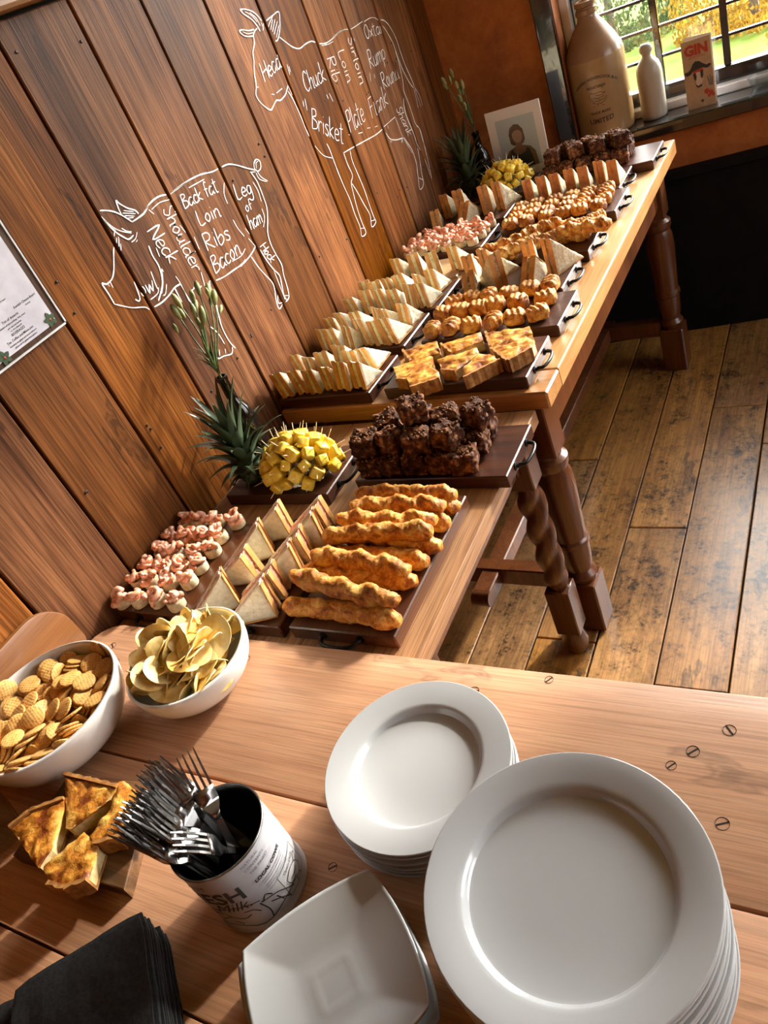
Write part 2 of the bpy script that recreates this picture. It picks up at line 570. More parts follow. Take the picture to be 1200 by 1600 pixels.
M_BUD = speck('flower_bud', (.07, .10, .02), (.36, .36, .13), 55, .5, .2, stretch=(1, 1, .4))
M_BOTTLE = plain('dark_brown_bottle_glass', (.008, .005, .004), .06, 0, .6)
M_STONE = speck('stoneware_glaze', (.29, .175, .075), (.36, .225, .105), 8, .24, .08, .001)
M_STONETOP = speck('brown_stoneware_shoulder', (.25, .135, .075), (.31, .18, .105), 8, .22, .08, .001)
M_STONEPALE = speck('pale_stoneware', (.42, .36, .28), (.47, .41, .33), 12, .28, .05)
M_STONEINK = plain('jug_transfer_ink', (.045, .024, .014), .5)
M_CARD = speck('kraft_card', (.40, .26, .14), (.46, .31, .18), 60, .7, .05)
M_RED = plain('red_print', (.44, .045, .02), .6)
M_MOUNT = plain('white_card_mount', (.66, .62, .62), .5)
M_PHOTO = speck('photo_backdrop_print', (.30, .35, .40), (.36, .41, .46), 3, .35, 0)
M_SKIN = speck('photo_skin_print', (.13, .065, .04), (.18, .095, .06), 20, .4, 0)
M_HAIR = speck('photo_hair_print', (.05, .025, .015), (.11, .06, .035), 30, .4, 0)
M_TOP = plain('photo_black_top_print', (.016, .017, .019), .45)
M_PAPER = speck('marbled_menu_paper', (.50, .47, .53), (.64, .61, .67), 14, .3, 0, detail=6)
M_MENUWOOD = wood('menu_printed_wood', [(.25, (.03, .014, .009)), (.5, (.07, .036, .024)), (.75, (.11, .06, .04))], 'Z', rough=.25, vary=.05)
M_HOLLY = plain('holly_green_print', (.03, .06, .02), .4)
M_BERRY = plain('berry_print', (.35, .05, .04), .4)
M_CRACKER = None
M_CHIP = speck('potato_crisp', (.76, .46, .11), (.90, .66, .24), 45, .45, .4, .002, c3=(.92, .76, .40), detail=6, vary=.1)
M_CHIP.node_tree.nodes['Principled BSDF'].inputs['Subsurface Weight'].default_value = 0.0


def cracker_mat():
    m, nt, b = mat_base('toasted_cracker', rough=.55)
    raw, mp, r = coords(nt, (1, 1, 1), False)
    oi = nt.nodes.new('ShaderNodeObjectInfo')
    vo = nd(nt, 'ShaderNodeTexVoronoi', {'Vector': mp, 'Scale': 210.0, 'Randomness': .25}).outputs[0]
    n = noisetex(nt, mp, 60, 5, .6)
    v = mathn(nt, 'ADD', mathn(nt, 'MULTIPLY', vo, .8), mathn(nt, 'MULTIPLY', n, .55))
    col = ramp(nt, v, [(.30, (.38, .14, .025)), (.52, (.60, .28, .06)), (.80, (.74, .43, .13))])
    hv = nd(nt, 'ShaderNodeHueSaturation', {'Color': col})
    nt.links.new(mathn(nt, 'ADD', mathn(nt, 'MULTIPLY', oi.outputs['Random'], .4), .75), hv.inputs['Value'])
    nt.links.new(hv.outputs[0], b.inputs['Base Color'])
    bump(nt, b, vo, .8, .0012)
    return m


M_CRACKER = cracker_mat()
# ------------------------------------------------------------------ the room
WALL_GAPS = [-1.3, -1.1, -.9, -.69, -.49, -.29, -.09, .11, .308, .507, .705, .904, 1.104, 1.303, 1.494, 1.693, 1.89, 2.09, 2.284, 2.483, 2.708, 2.86]
GAPW = .0065


def make_wall_left():
    w = struct('wall_left', MB().box(-.10, -.020, -2.3, 2.9, 0, 2.5).mesh('wall_left', M_GAP, False))
    w['label'] = 'wall of wide varnished vertical planks'
    for a, b in zip(WALL_GAPS[:-1], WALL_GAPS[1:]):
        q = MB().bbox(-.019, 0, -(b - a) / 2 + GAPW / 2, (b - a) / 2 - GAPW / 2, -.84, .84, .0022)
        obj('plank', q.mesh('plank', W_WALLD if a in (.705, 1.494, 2.708, -.09) else W_WALL, False), w, (rnd.uniform(-.0012, 0), (a + b) / 2, .845))
    for k in range(46):      # nail heads
        g = rnd.randrange(10, 20)
        yy = WALL_GAPS[g] + rnd.choice((.03, .165)) * rnd.uniform(.8, 1.1)
        zz = rnd.choice((.93, .97, 1.25, 1.3, 1.62))
        obj('nail_head', NAILM, w, (.0004, yy, zz + rnd.uniform(-.02, .02)), (0, PI / 2, 0))
    # picture rail and the plaster above it
    r = struct('trim_1', MB().bbox(-.03, .045, -2.3, 2.83, 1.692, 1.79, .006).mesh('trim_1', W_BEAM, False))
    r['label'] = 'wooden rail along the top of the planks'
    u = struct('wall_left_upper', MB().box(-.03, .0, -2.3, 2.9, 1.79, 2.5).mesh('wall_left_upper', M_PLASTER, False))
    u['label'] = 'orange plaster above the rail'
    return w


NAILM = MB().lathe([(.0028, -.001), (.0028, .0006), (.0012, .0009)], 8).mesh('nail_head', M_NAIL)
wall_left = make_wall_left()

FLOOR_GAPS = [-.155 + .1632 * k for k in range(22)]


def make_floor():
    f = struct('floor', MB().box(-.1, 3.45, -2.3, 3.2, -.10, -.022).mesh('floor', M_GAP, False))
    f['label'] = 'old worn wooden board floor'
    known = {3: [2.043], 4: [1.264], 5: [1.707], 2: [1.9], 6: [1.15, 2.3]}
    cache = {}
    for i, (a, b) in enumerate(zip(FLOOR_GAPS[:-1], FLOOR_GAPS[1:])):
        cuts = known.get(i, [rnd.uniform(.3, 2.2)])
        cuts = [-2.25, rnd.uniform(-1.2, -.4)] + sorted(cuts) + [3.1]
        for y0, y1 in zip(cuts[:-1], cuts[1:]):
            L = round(y1 - y0 - .004, 3)
            q = MB().bbox(-(b - a) / 2 + .0022, (b - a) / 2 - .0022, -L / 2, L / 2, -.022, 0, .0022)
            obj('plank', q.mesh('plank', W_FLOOR, False), f, ((a + b) / 2, (y0 + y1) / 2, rnd.uniform(-.002, 0)), (0, rnd.uniform(-.004, .004), 0))
    return f


floor = make_floor()

# window wall: its own axes, u along the wall, v outwards
WROT = math.radians(4.5)
WM = Matrix.Translation((0, 2.83, 0)) @ Matrix.Rotation(WROT, 4, 'Z')
WU0, WU1, WZ0, WZ1 = .406, 2.208, .774, 2.34


def wbox(*a, **k):
    return MB().bbox(*a, **k)


def wobj(name, mb, mat, parent=None, smooth=False):
    o = obj(name, mb.mesh(name, mat, smooth), parent)
    if parent is None:
        o.matrix_world = WM
    return o


wb = MB()
wb.box(-.15, WU0, 0, .24, 0, 2.5).box(WU1, 3.6, 0, .24, 0, 2.5).box(WU0, WU1, 0, .24, 0, .735).box(WU0, WU1, 0, .24, WZ1, 2.5)
wall_back = wobj('wall_back', wb, M_PLASTER)
wall_back['kind'] = 'structure'
wall_back['label'] = 'orange plastered wall with the leaded window'
for nm, q, mt, lb in (
        ('trim_2', MB().bbox(.344, .404, -.022, .10, 0, 2.5, .004), M_BLACKPAINT, 'black post beside the window'),
        ('trim_3', MB().bbox(.40, 2.25, -.030, .20, .735, .774, .004), M_BLACKPAINT, 'black gloss window sill'),
        ('trim_4', MB().bbox(.30, 3.4, -.055, -.002, .585, .612, .004).bbox(.30, 3.4, -.042, -.002, 0, .585, .002), M_DARKPANEL, 'black panelling under the window')):
    o = wobj(nm, q, mt)
    o['kind'] = 'structure'
    o['label'] = lb


def make_window():
    w = wobj('window_1', MB().bbox(.4045, .436, .10, .22, .774, 2.34, .003).bbox(2.178, 2.208, .10, .22, .774, 2.34, .003)
             .bbox(.436, 2.178, .10, .22, .774, .802, .003).bbox(.436, 2.178, .10, .22, 2.31, 2.34, .003), M_WHITEPAINT)
    w['kind'] = 'structure'
    w['label'] = 'white framed window with black leaded panes'
    cols = [.481 + .204 * k for k in range(9)]
    rows = [.846 + .0895 * k for k in range(17)]
    fr = MB().bbox(.436, .500, .135, .180, .802, 2.31, .003).bbox(2.104, 2.178, .135, .180, .802, 2.31, .003)
    fr.bbox(.500, 2.104, .135, .180, .802, .848, .003).bbox(.500, 2.104, .135, .180, 2.27, 2.31, .003)
    wobj('casement_frame', fr, M_BLACKPAINT, w)
    for k, u in enumerate(cols[1:-1]):
        wobj('glazing_bar', MB().bbox(u - .011, u + .011, .140, .176, .848, 2.27, .003), M_BLACKPAINT, w)
    for z in rows[1:-1]:
        wobj('glazing_bar', MB().bbox(.500, 2.104, .150, .168, z - .0042, z + .0042, .0015), M_BLACKPAINT, w)
    for i in range(8):
        for j in range(16):
            u0, u1 = max(cols[i] + .009, .498), min(cols[i + 1] - .009, 2.108)
            z0, z1 = rows[j] + .002, min(rows[j + 1] - .002, 2.272)
            wobj('pane', MB().box(u0, u1, .1575, .1595, z0, z1), M_GLASSPANE, w)
    return w


window = make_window()

# rest of the shell, behind and beside the camera
c = struct('ceiling', MB().box(-.1, 3.45, -2.3, 3.1, 2.5, 2.58).mesh('ceiling', M_CREAM, False))
rb = MB().box(3.3, 3.42, -2.3, 3.2, 0, .8).box(3.3, 3.42, -2.3, 3.2, 2.3, 2.5)
rb.box(3.3, 3.42, -2.3, .9, .8, 2.3).box(3.3, 3.42, 2.7, 3.2, .8, 2.3)
c = struct('wall_right', rb.mesh('wall_right', M_PLASTER, False))
fb = MB().box(-.1, 3.4, -2.42, -2.3, 0, 2.5)
c = struct('wall_front', fb.mesh('wall_front', M_PLASTER, False))

# ------------------------------------------------------------------ garden beyond the window
M_GRASS = speck('sunlit_lawn', (.16, .30, .025), (.30, .44, .05), 3, .8, .3, .02)
lawn = struct('ground', MB().box(-14, 16, 3.25, 40, -.5, -.2).mesh('ground', M_GRASS, False))
lawn['label'] = 'bright green lawn outside the window'


def shrub_mesh(seed, mat, n=9000, s=.026):
    r = random.Random(seed)
    mb = MB()
    for k in range(n):
        d = Vector((r.gauss(0, 1), r.gauss(0, 1), r.gauss(0, 1))).normalized()
        rad = .72 + .28 * r.random() + .18 * noise.noise(d * 2.2 + Vector((seed, 0, 0)))
        p = Vector((d.x * rad, d.y * rad, max(-.32, d.z * rad)))
        e = Euler((r.uniform(0, 6), r.uniform(0, 6), r.uniform(0, 6)))
        M = Matrix.Translation(p) @ e.to_matrix().to_4x4()
        q = s * r.uniform(.6, 1.5)
        mb.add([(-q, 0, 0), (0, -q * .55, 0), (q, 0, q * .2), (0, q * .55, 0)], [(0, 1, 2, 3)], M)
    return mb.mesh('foliage', mat, False)


F_Y = shrub_mesh(1, foliage_mat('yellow_shrub_leaves', (.22, .22, .02), (.50, .36, .05)))
F_O = shrub_mesh(2, foliage_mat('orange_shrub_leaves', (.30, .16, .02), (.55, .34, .05)))
F_G = shrub_mesh(3, foliage_mat('grey_green_shrub_leaves', (.05, .09, .035), (.22, .27, .11)))
TRUNK = MB().tube([(0, 0, -1.2), (.03, 0, -.5), (0, .05, .3)], [.10, .07, .03], 7).mesh('trunk', speck('shrub_bark', (.10, .07, .05), (.2, .15, .11), 20))
for i, (x, y, z, sx, sz, me, lab) in enumerate((
        (1.70, 6.3, .10, .95, .85, F_Y, 'yellow-leaved garden shrub seen through the right-hand panes'),
        (.42, 8.9, .15, .72, .95, F_O, 'orange-leaved shrub behind the booklet, beyond the glass'),
        (-1.05, 9.9, .15, .85, 1.1, F_G, 'grey-green bush across the lawn above the pale bottle'),
        (-2.9, 9.6, .2, .95, 1.3, F_G, 'grey-green bush across the lawn behind the stoneware jug'),
        (.75, 12.6, .3, 1.75, 1.5, F_Y, 'tall yellow-green shrub farthest back in the garden'),
        (3.6, 8.6, .2, 1.0, 1.5, F_G, 'dark bush at the far right of the garden'))):
    t = thing('garden_shrub', lab, 'shrub', 'shrubs in the garden', (x, y, z), (0, 0, i * 1.3), (sx, sx, sz))
    obj('foliage', me, t)
    obj('trunk', TRUNK, t, (0, 0, .1))
# ------------------------------------------------------------------ tables
def rounded_rect(x0, x1, y0, y1, rs, n=7):
    """rs: radii at (x0,y0),(x1,y0),(x1,y1),(x0,y1)"""
    pts = []
    for (cx, cy, a0), r in zip(((x0, y0, PI), (x1, y0, 1.5 * PI), (x1, y1, 0), (x0, y1, .5 * PI)), rs):
        sx = 1 if cx == x0 else -1
        sy = 1 if cy == y0 else -1
        if r < 1e-4:
            pts.append((cx, cy))
            continue
        for k in range(n + 1):
            a = a0 + .5 * PI * k / n
            pts.append((cx + sx * r + r * math.cos(a), cy + sy * r + r * math.sin(a)))
    return pts


def soft_prism(poly, z0, z1, b=.004, seg=2):
    bm = bmesh.new()
    vs_ = [bm.verts.new((x, y, z0)) for x, y in poly]
    fc = bm.faces.new(vs_)
    r = bmesh.ops.extrude_face_region(bm, geom=[fc])
    up = [e for e in r['geom'] if isinstance(e, bmesh.types.BMVert)]
    for v in up:
        v.co.z = z1
    bmesh.ops.recalc_face_normals(bm, faces=bm.faces)
    top = [e for e in bm.edges if all(abs(v.co.z - z1) < 1e-6 for v in e.verts)]
    bmesh.ops.bevel(bm, geom=top, offset=b, segments=seg, affect='EDGES', profile=.5)
    bm.verts.ensure_lookup_table()
    mb = MB().add([v.co.copy() for v in bm.verts], [[w.index for w in f.verts] for f in bm.faces])
    bm.free()
    return mb


# --- foreground pine table
ZF = .76
pt = thing('pine_table', 'broad pine plank table in the foreground carrying the white plates', 'table', None, (0, 0, 0))
g = .0016
for y0, y1, rs in ((.3465, .594, (0, 0, .055, .06)), (.0875, .3465, (0, 0, 0, 0)), (-.17, .0875, (0, 0, 0, 0)), (-.40, -.17, (.05, .05, 0, 0))):
    x0, x1 = .004, 1.225
    q = soft_prism(rounded_rect(x0 - .6, x1 - .6, y0 + g, y1 - g, rs), ZF - .038, ZF, .0055 if y1 > .5 else .0022)
    o = obj('plank', q.mesh('plank', W_FRONT, True, .6), pt, (.6, 0, 0))
apr = MB().bbox(.09, 1.14, .50, .525, .63, .722, .003).bbox(.09, 1.14, -.33, -.305, .63, .722, .003).bbox(.09, .115, -.3, .5, .63, .722, .003).bbox(1.115, 1.14, -.3, .5, .63, .722, .003)
obj('apron', apr.mesh('apron', W_LEG2, False), pt)
for x in (.115, 1.115):
    for y in (-.305, .495):
        obj('leg', MB().lathe([(.03, 0), (.034, .05), (.026, .12), (.038, .3), (.03, .5), (.04, .53), (.04, .72)], 16).mesh('leg', W_LEG2), pt, (x, y, 0))
SCREW = MB().lathe([(.0072, -.002), (.0072, .0004), (.0062, -.0006), (.0055, -.0009)], 12).box(-.0068, .0068, -.0009, .0009, -.001, .0002).mesh('screw_head', M_NAIL, False)
for px, py in ((1140, 1141), (1083, 1174), (1129, 1287), (741, 1080), (176, 1009), (181, 1034), (385, 1030), (1049, 1196), (520, 1355), (858, 1062)):
    p = on_z(px, py, ZF)
    obj('screw_head', SCREW, pt, (p.x, p.y, ZF + .0002), (0, 0, rnd.uniform(0, 3)), .8 if px in (1049, 858, 520) else 1)

# --- middle oak table
ZM = .73
mt = thing('oak_table', 'low oak table against the wall with a barley-twist leg', 'table', None)
for x0, x1 in ((.004, .23), (.23, .455), (.455, .682)):
    q = soft_prism(rounded_rect(x0 + .0006, x1 - .0006, .602, 1.262, (0, .004, .004, 0)), ZM - .03, ZM, .003)
    obj('plank', q.mesh('plank', W_MID, False), mt)
q = MB().bbox(.05, .63, .66, .685, .60, .70, .003).bbox(.05, .63, 1.20, 1.225, .60, .70, .003).bbox(.60, .625, .68, 1.2, .60, .70, .003).bbox(.05, .075, .68, 1.2, .60, .70, .003)
obj('apron', q.mesh('apron', W_LEG2, False), mt)


def barley():
    mb = MB()
    mb.bbox(-.030, .030, -.030, .030, .555, .70, .003)
    mb.bbox(-.030, .030, -.030, .030, .085, .235, .003)
    n, seg = 64, 20
    vs_, fs_ = [], []
    for i in range(n + 1):
        t = i / n
        z = .235 + .32 * t
        tap = min(1, min(t, 1 - t) * 10)
        for k in range(seg):
            a = 2 * PI * k / seg
            r = .0215 + .0115 * tap * abs(math.cos(a - t * 2 * PI * 1.9))
            vs_.append((r * math.cos(a), r * math.sin(a), z))
    for i in range(n):
        for k in range(seg):
            k2 = (k + 1) % seg
            fs_.append((i * seg + k, i * seg + k2, (i + 1) * seg + k2, (i + 1) * seg + k))
    mb.add(vs_, fs_)
    mb.lathe([(.018, 0), (.030, .018), (.034, .045), (.026, .072), (.022, .086)], 18)
    return mb.mesh('leg', W_LEG, True, .7)


BL = barley()
for x in (.06, .622):
    for y in (.66, 1.238):
        obj('leg', BL, mt, (x, y, 0))
# --- far table
ZR = .76
FAR_ROT = math.radians(-1.5)
FM = Matrix.Translation((.708, 1.275, 0)) @ Matrix.Rotation(FAR_ROT, 4, 'Z')   # its near right corner
ft = thing('long_table', 'long honey-coloured table under the window laid with many boards', 'table', None, (.708, 1.275, 0), (0, 0, FAR_ROT))
for x0, x1 in ((-.700, -.468), (-.468, -.234), (-.234, 0)):
    q = soft_prism(rounded_rect(x0 + .0006, x1 - .0006, .0905, 1.43, (0, 0, 0, 0)), ZR - .042, ZR, .004)
    obj('plank', q.mesh('plank', W_FAR, False), ft)
q = MB().bbox(-.700, 0, 0, .0895, ZR - .042, ZR, .004)
W_FARX = wood('honey_table_end_wood', [(.22, (.26, .095, .03)), (.42, (.42, .18, .06)), (.6, (.52, .25, .09)), (.78, (.64, .34, .14))], 'X', rough=.34, vary=.05, lines=.25, bumps=.2)
obj('breadboard_end', q.mesh('breadboard_end', W_FARX, False), ft)
q = MB().bbox(-.66, -.045, .05, .078, .60, .718, .003).bbox(-.66, -.045, 1.31, 1.335, .60, .718, .003).bbox(-.075, -.047, .08, 1.31, .60, .718, .003).bbox(-.66, -.632, .08, 1.31, .60, .718, .003)
obj('apron', q.mesh('apron', W_LEG2, False), ft)
TL = MB().bbox(-.036, .036, -.036, .036, .565, .72, .003).bbox(-.040, .040, -.040, .040, 0, .165, .004)
TL.lathe([(.030, .16), (.036, .17), (.040, .185), (.030, .20), (.034, .215), (.037, .24), (.039, .285), (.043, .29), (.043, .302), (.038, .308), (.042, .38), (.046, .46), (.044, .50), (.038, .52),
          (.045, .532), (.045, .548), (.034, .558), (.034, .568)], 24)
TL = TL.mesh('leg', W_LEG2, True, .6)
for x in (-.645, -.068):
    for y in (.065, 1.32):
        obj('leg', TL, ft, (x, y, 0))
for y in (.065, 1.32):
    obj('stretcher', MB().bbox(-.61, -.10, y - .022, y + .022, .135, .190, .003).mesh('stretcher', W_LEG2, False), ft)
rl_ = MB().bbox(-.335, -.285, -.035, 1.36, .140, .186, .003)
for y in (-.035, 1.36):
    rl_.lathe([(.0229, -.025), (.0229, .025)], 20, Matrix.Translation((-.31, y, .163)) @ Matrix.Rotation(PI / 2, 4, 'Y'))
obj('stretcher', rl_.mesh('stretcher', W_LEG2, True, .5), ft)

# ------------------------------------------------------------------ serving boards with iron handles
BT = .028


def handle_mesh():
    mb = MB()
    pts = [(0, -.036, 0), (.007, -.036, .001)]
    for k in range(9):
        a = PI * (k / 8 - .5)
        pts.append((.008 + .016 * math.cos(a) ** .6, .034 * math.sin(a), .002))
    pts += [(.007, .036, .001), (0, .036, 0)]
    mb.tube(pts, [.0042] * 3 + [.0036] * 7 + [.0042] * 3, 8)
    for s in (-1, 1):
        mb.lathe([(.008, 0), (.008, .002), (.0045, .004)], 10, Matrix.Translation((0, s * .036, 0)) @ Matrix.Rotation(PI / 2, 4, 'Y'))
    return mb.mesh('handle', M_IRON, True, .8)


HND = handle_mesh()


def serving_board(label, cx, cy, L, D, z, rot=0, mat=None, along='X', group='wooden serving boards', ends=(1, -1)):
    t = thing('serving_board', label, 'board', group, (cx, cy, z + .0004), (0, 0, rot))
    if along == 'X':
        q = MB().bbox(-L / 2, L / 2, -D / 2, D / 2, 0, BT, .0022)
        obj('slab', q.mesh('slab', mat or W_BOARD, False), t)
        for s in ends:
            h = obj('handle', HND, t, (s * L / 2, 0, BT * .55), (0, 0, 0 if s > 0 else PI))
    else:
        q = MB().bbox(-L / 2, L / 2, -D / 2, D / 2, 0, BT, .0022)
        obj('slab', q.mesh('slab', mat or W_BOARDY, False), t)
        for s in (1, -1):
            obj('handle', HND, t, (0, s * D / 2, BT * .55), (0, 0, PI / 2 if s > 0 else -PI / 2))
    return t


TMID, TFAR = ZM + BT + .0006, ZR + BT + .0006
B = {}
B['M1a'] = serving_board('dark board of prawn canapés at the wall, nearest the crisps bowl', .103, .752, .196, .255, ZM, 0, None, 'Y')
B['M1b'] = serving_board('dark board under the ham sandwiches beside the pastry twists', .316, .752, .205, .262, ZM, 0, None, 'Y')
B['M2'] = serving_board('dark board under the large pastry twists on the oak table', .540, .792, .206, .335, ZM, 0, None, 'Y')
B['M3'] = serving_board('dark board under the nearer skewered pineapple', .190, 1.052, .276, .168, ZM)
B['M4'] = serving_board('dark board under the nearer brownie pile at the oak table edge', .540, 1.090, .330, .162, ZM, ends=(1,))
far_boards = {
    'L1': ('first board from the near end in the wall-side row, egg sandwiches', .150, 1.382, .272), 'L2': ('second board in the wall-side row, egg sandwiches', .152, 1.588, .276),
    'L3': ('third board in the wall-side row, pale filled sandwiches', .165, 1.772, .290), 'L4': ('board of prawn canapés farther back beside the wall', .170, 2.135, .28),
    'L5': ('board of cut sandwiches before the farther pineapple', .178, 2.335, .28), 'L6': ('board under the farther skewered pineapple by the framed photo', .190, 2.535, .29),
    'R1': ('board of quiche slices at the near end of the honey table', .495, 1.382, .348), 'R2': ('board of sausage rolls behind the quiche slices', .508, 1.587, .350),
    'R3': ('board of thick seeded sandwiches in the edge-side row', .495, 1.772, .300), 'R4': ('board of farther pastry twists in the edge-side row', .488, 1.962, .352),
    'R5': ('board of farther small sausage rolls near the window', .516, 2.200, .336), 'R6': ('board of ham sandwiches near the window', .512, 2.375, .298),
    'R7': ('board under the farther brownies in front of the stoneware jug', .545, 2.545, .36)}
for k, (lab, x, y, L) in far_boards.items():
    B[k] = serving_board(lab, x, y, L, .166, ZR, FAR_ROT, ends=(1,))
t = thing('pale_board', 'small pale toast-coloured board between the egg sandwiches and prawn canapés', 'board', None, (.170, 1.945, ZR + .0004), (0, 0, FAR_ROT))
obj('slab', MB().bbox(-.125, .125, -.07, .07, 0, BT, .003).mesh('slab', W_PALE, False), t)
# ------------------------------------------------------------------ white paint-pen drawings on the planks
REG = {'a': (140, 240, 6.4), 'b': (270, 240, 6.0), 'c': (360, 0, 6.6667), 'd': (520, 10, 6.6667), 'e': (470, 160, 5.4545), 'f': (260, 440, 5.3333), 'p': (0, 0, 1.0)}
PIG = {'a': [[(65, 575), (150, 568), (240, 580), (330, 620), (430, 685)], [(65, 575), (140, 660), (250, 775), (350, 840), (395, 855), (440, 815)], [(100, 610), (200, 710), (300, 770), (420, 795)],
             [(90, 600), (190, 715), (260, 770)], [(320, 745), (370, 775), (420, 780)],
             [(320, 610), (290, 550), (265, 470), (300, 500), (380, 545), (450, 565), (490, 600)], [(340, 570), (440, 580)], [(330, 595), (460, 600)], [(350, 620), (450, 625)], [(380, 645), (440, 640)],
             [(430, 680), (540, 600), (600, 500), (690, 430), (785, 408)], [(810, 405), (900, 330), (1024, 255)], [(540, 590), (590, 520), (640, 470)],
             [(905, 1305), (850, 1340), (800, 1410), (720, 1490), (615, 1550)], [(600, 1560), (550, 1535), (420, 1540), (250, 1505)],
             [(250, 1505), (195, 1410), (125, 1300), (170, 1305), (225, 1250), (243, 1150), (240, 1000), (245, 880), (248, 785)],
             [(200, 1270), (235, 1340)], [(180, 1300), (200, 1330)], [(225, 1250), (240, 1220)], [(270, 840), (270, 920)], [(290, 830), (295, 930)], [(310, 900), (315, 970)],
             [(590, 920), (630, 1020), (690, 1120), (720, 1220), (725, 1330), (690, 1470)], [(720, 1150), (735, 1290), (720, 1400)], [(770, 1305), (760, 1400), (735, 1420)], [(665, 940), (700, 1030)],
             [(690, 1340), (680, 1400), (610, 1460)], [(475, 785), (460, 850), (420, 885)], [(480, 860), (465, 885)],
             [(620, 560), (700, 490), (800, 460)], [(590, 560), (645, 605)], [(850, 1350), (905, 1450)], [(860, 1225), (910, 1300), (1000, 1480)], [(720, 1150), (740, 1180)]],
       'b': [[(0, 360), (120, 270), (250, 200), (370, 170), (435, 135)], [(460, 125), (520, 100), (600, 108), (690, 135), (780, 155)],
             [(770, 150), (760, 100), (780, 55), (815, 70), (825, 130), (800, 165), (775, 150)], [(785, 140), (780, 90), (800, 70)], [(790, 165), (830, 220), (890, 255)], [(780, 180), (815, 240), (885, 262)], [(725, 175), (775, 170)],
             [(735, 180), (790, 260), (840, 380), (880, 500), (890, 620), (890, 740), (920, 850), (970, 950), (1020, 1040), (1040, 1140), (1070, 1240), (1090, 1340), (1060, 1390)],
             [(820, 900), (880, 1000), (950, 1090), (1000, 1140), (1020, 1220), (1040, 1320), (1060, 1360)], [(950, 1100), (1000, 1230), (1050, 1360)], [(1040, 1330), (1090, 1330)], [(1045, 1360), (1085, 1370)],
             [(735, 965), (800, 1060), (870, 1140), (930, 1205), (955, 1270), (970, 1380), (1000, 1455), (1030, 1400), (990, 1400), (985, 1330)],
             [(390, 1195), (480, 1155), (580, 1085), (660, 1030), (730, 950), (775, 870)], [(775, 870), (710, 795)], [(640, 1060), (680, 990)], [(630, 1045), (690, 1000)],
             [(340, 1195), (385, 1195)], [(150, 320), (295, 240)], [(485, 250), (480, 370), (515, 470)], [(565, 620), (610, 700), (670, 775)], [(680, 700), (720, 755)], [(750, 265), (800, 350), (830, 450)],
             [(555, 1010), (640, 960), (680, 890)], [(65, 670), (120, 740)], [(200, 780), (250, 900)], [(265, 1110), (300, 1240)], [(345, 1200), (365, 1280), (390, 1350)],
             [(222, 1190), (195, 1265)], [(165, 1300), (205, 1262), (235, 1285)], [(245, 1270), (270, 1240)], [(835, 515), (860, 600), (850, 690)]],
       'f': [[(355, 0), (385, 90), (420, 210), (460, 370), (520, 490), (575, 555)], [(360, 370), (430, 430), (485, 520)], [(415, 570), (430, 640), (480, 620), (545, 600), (550, 545)], [(440, 565), (445, 620)], [(490, 560), (495, 600)],
             [(110, 10), (215, 190)], [(70, 50), (130, 170)]]}
PIGW = [('b', 'Back fat', (112, 520), (435, 350), (-50, -130)), ('b', 'Loin', (255, 675), (460, 580), (-50, -135)), ('b', 'Ribs', (325, 915), (555, 795), (-60, -155)), ('b', 'Bacon', (400, 1130), (650, 930), (-55, -155)),
        ('b', 'Leg', (605, 430), (755, 365), (-45, -140)), ('b', 'of', (690, 550), (755, 515), (-32, -95)), ('b', 'ham', (735, 715), (850, 640), (-45, -135)), ('b', 'Hock', (815, 875), (925, 1030), (58, -44)),
        ('p', 'Shoulder', (253, 327), (304, 428), (17, -9)), ('p', 'Neck', (229, 361), (267, 414), (19, -11)), ('p', 'Jowl', (213, 473), (248, 449), (-10, -27))]
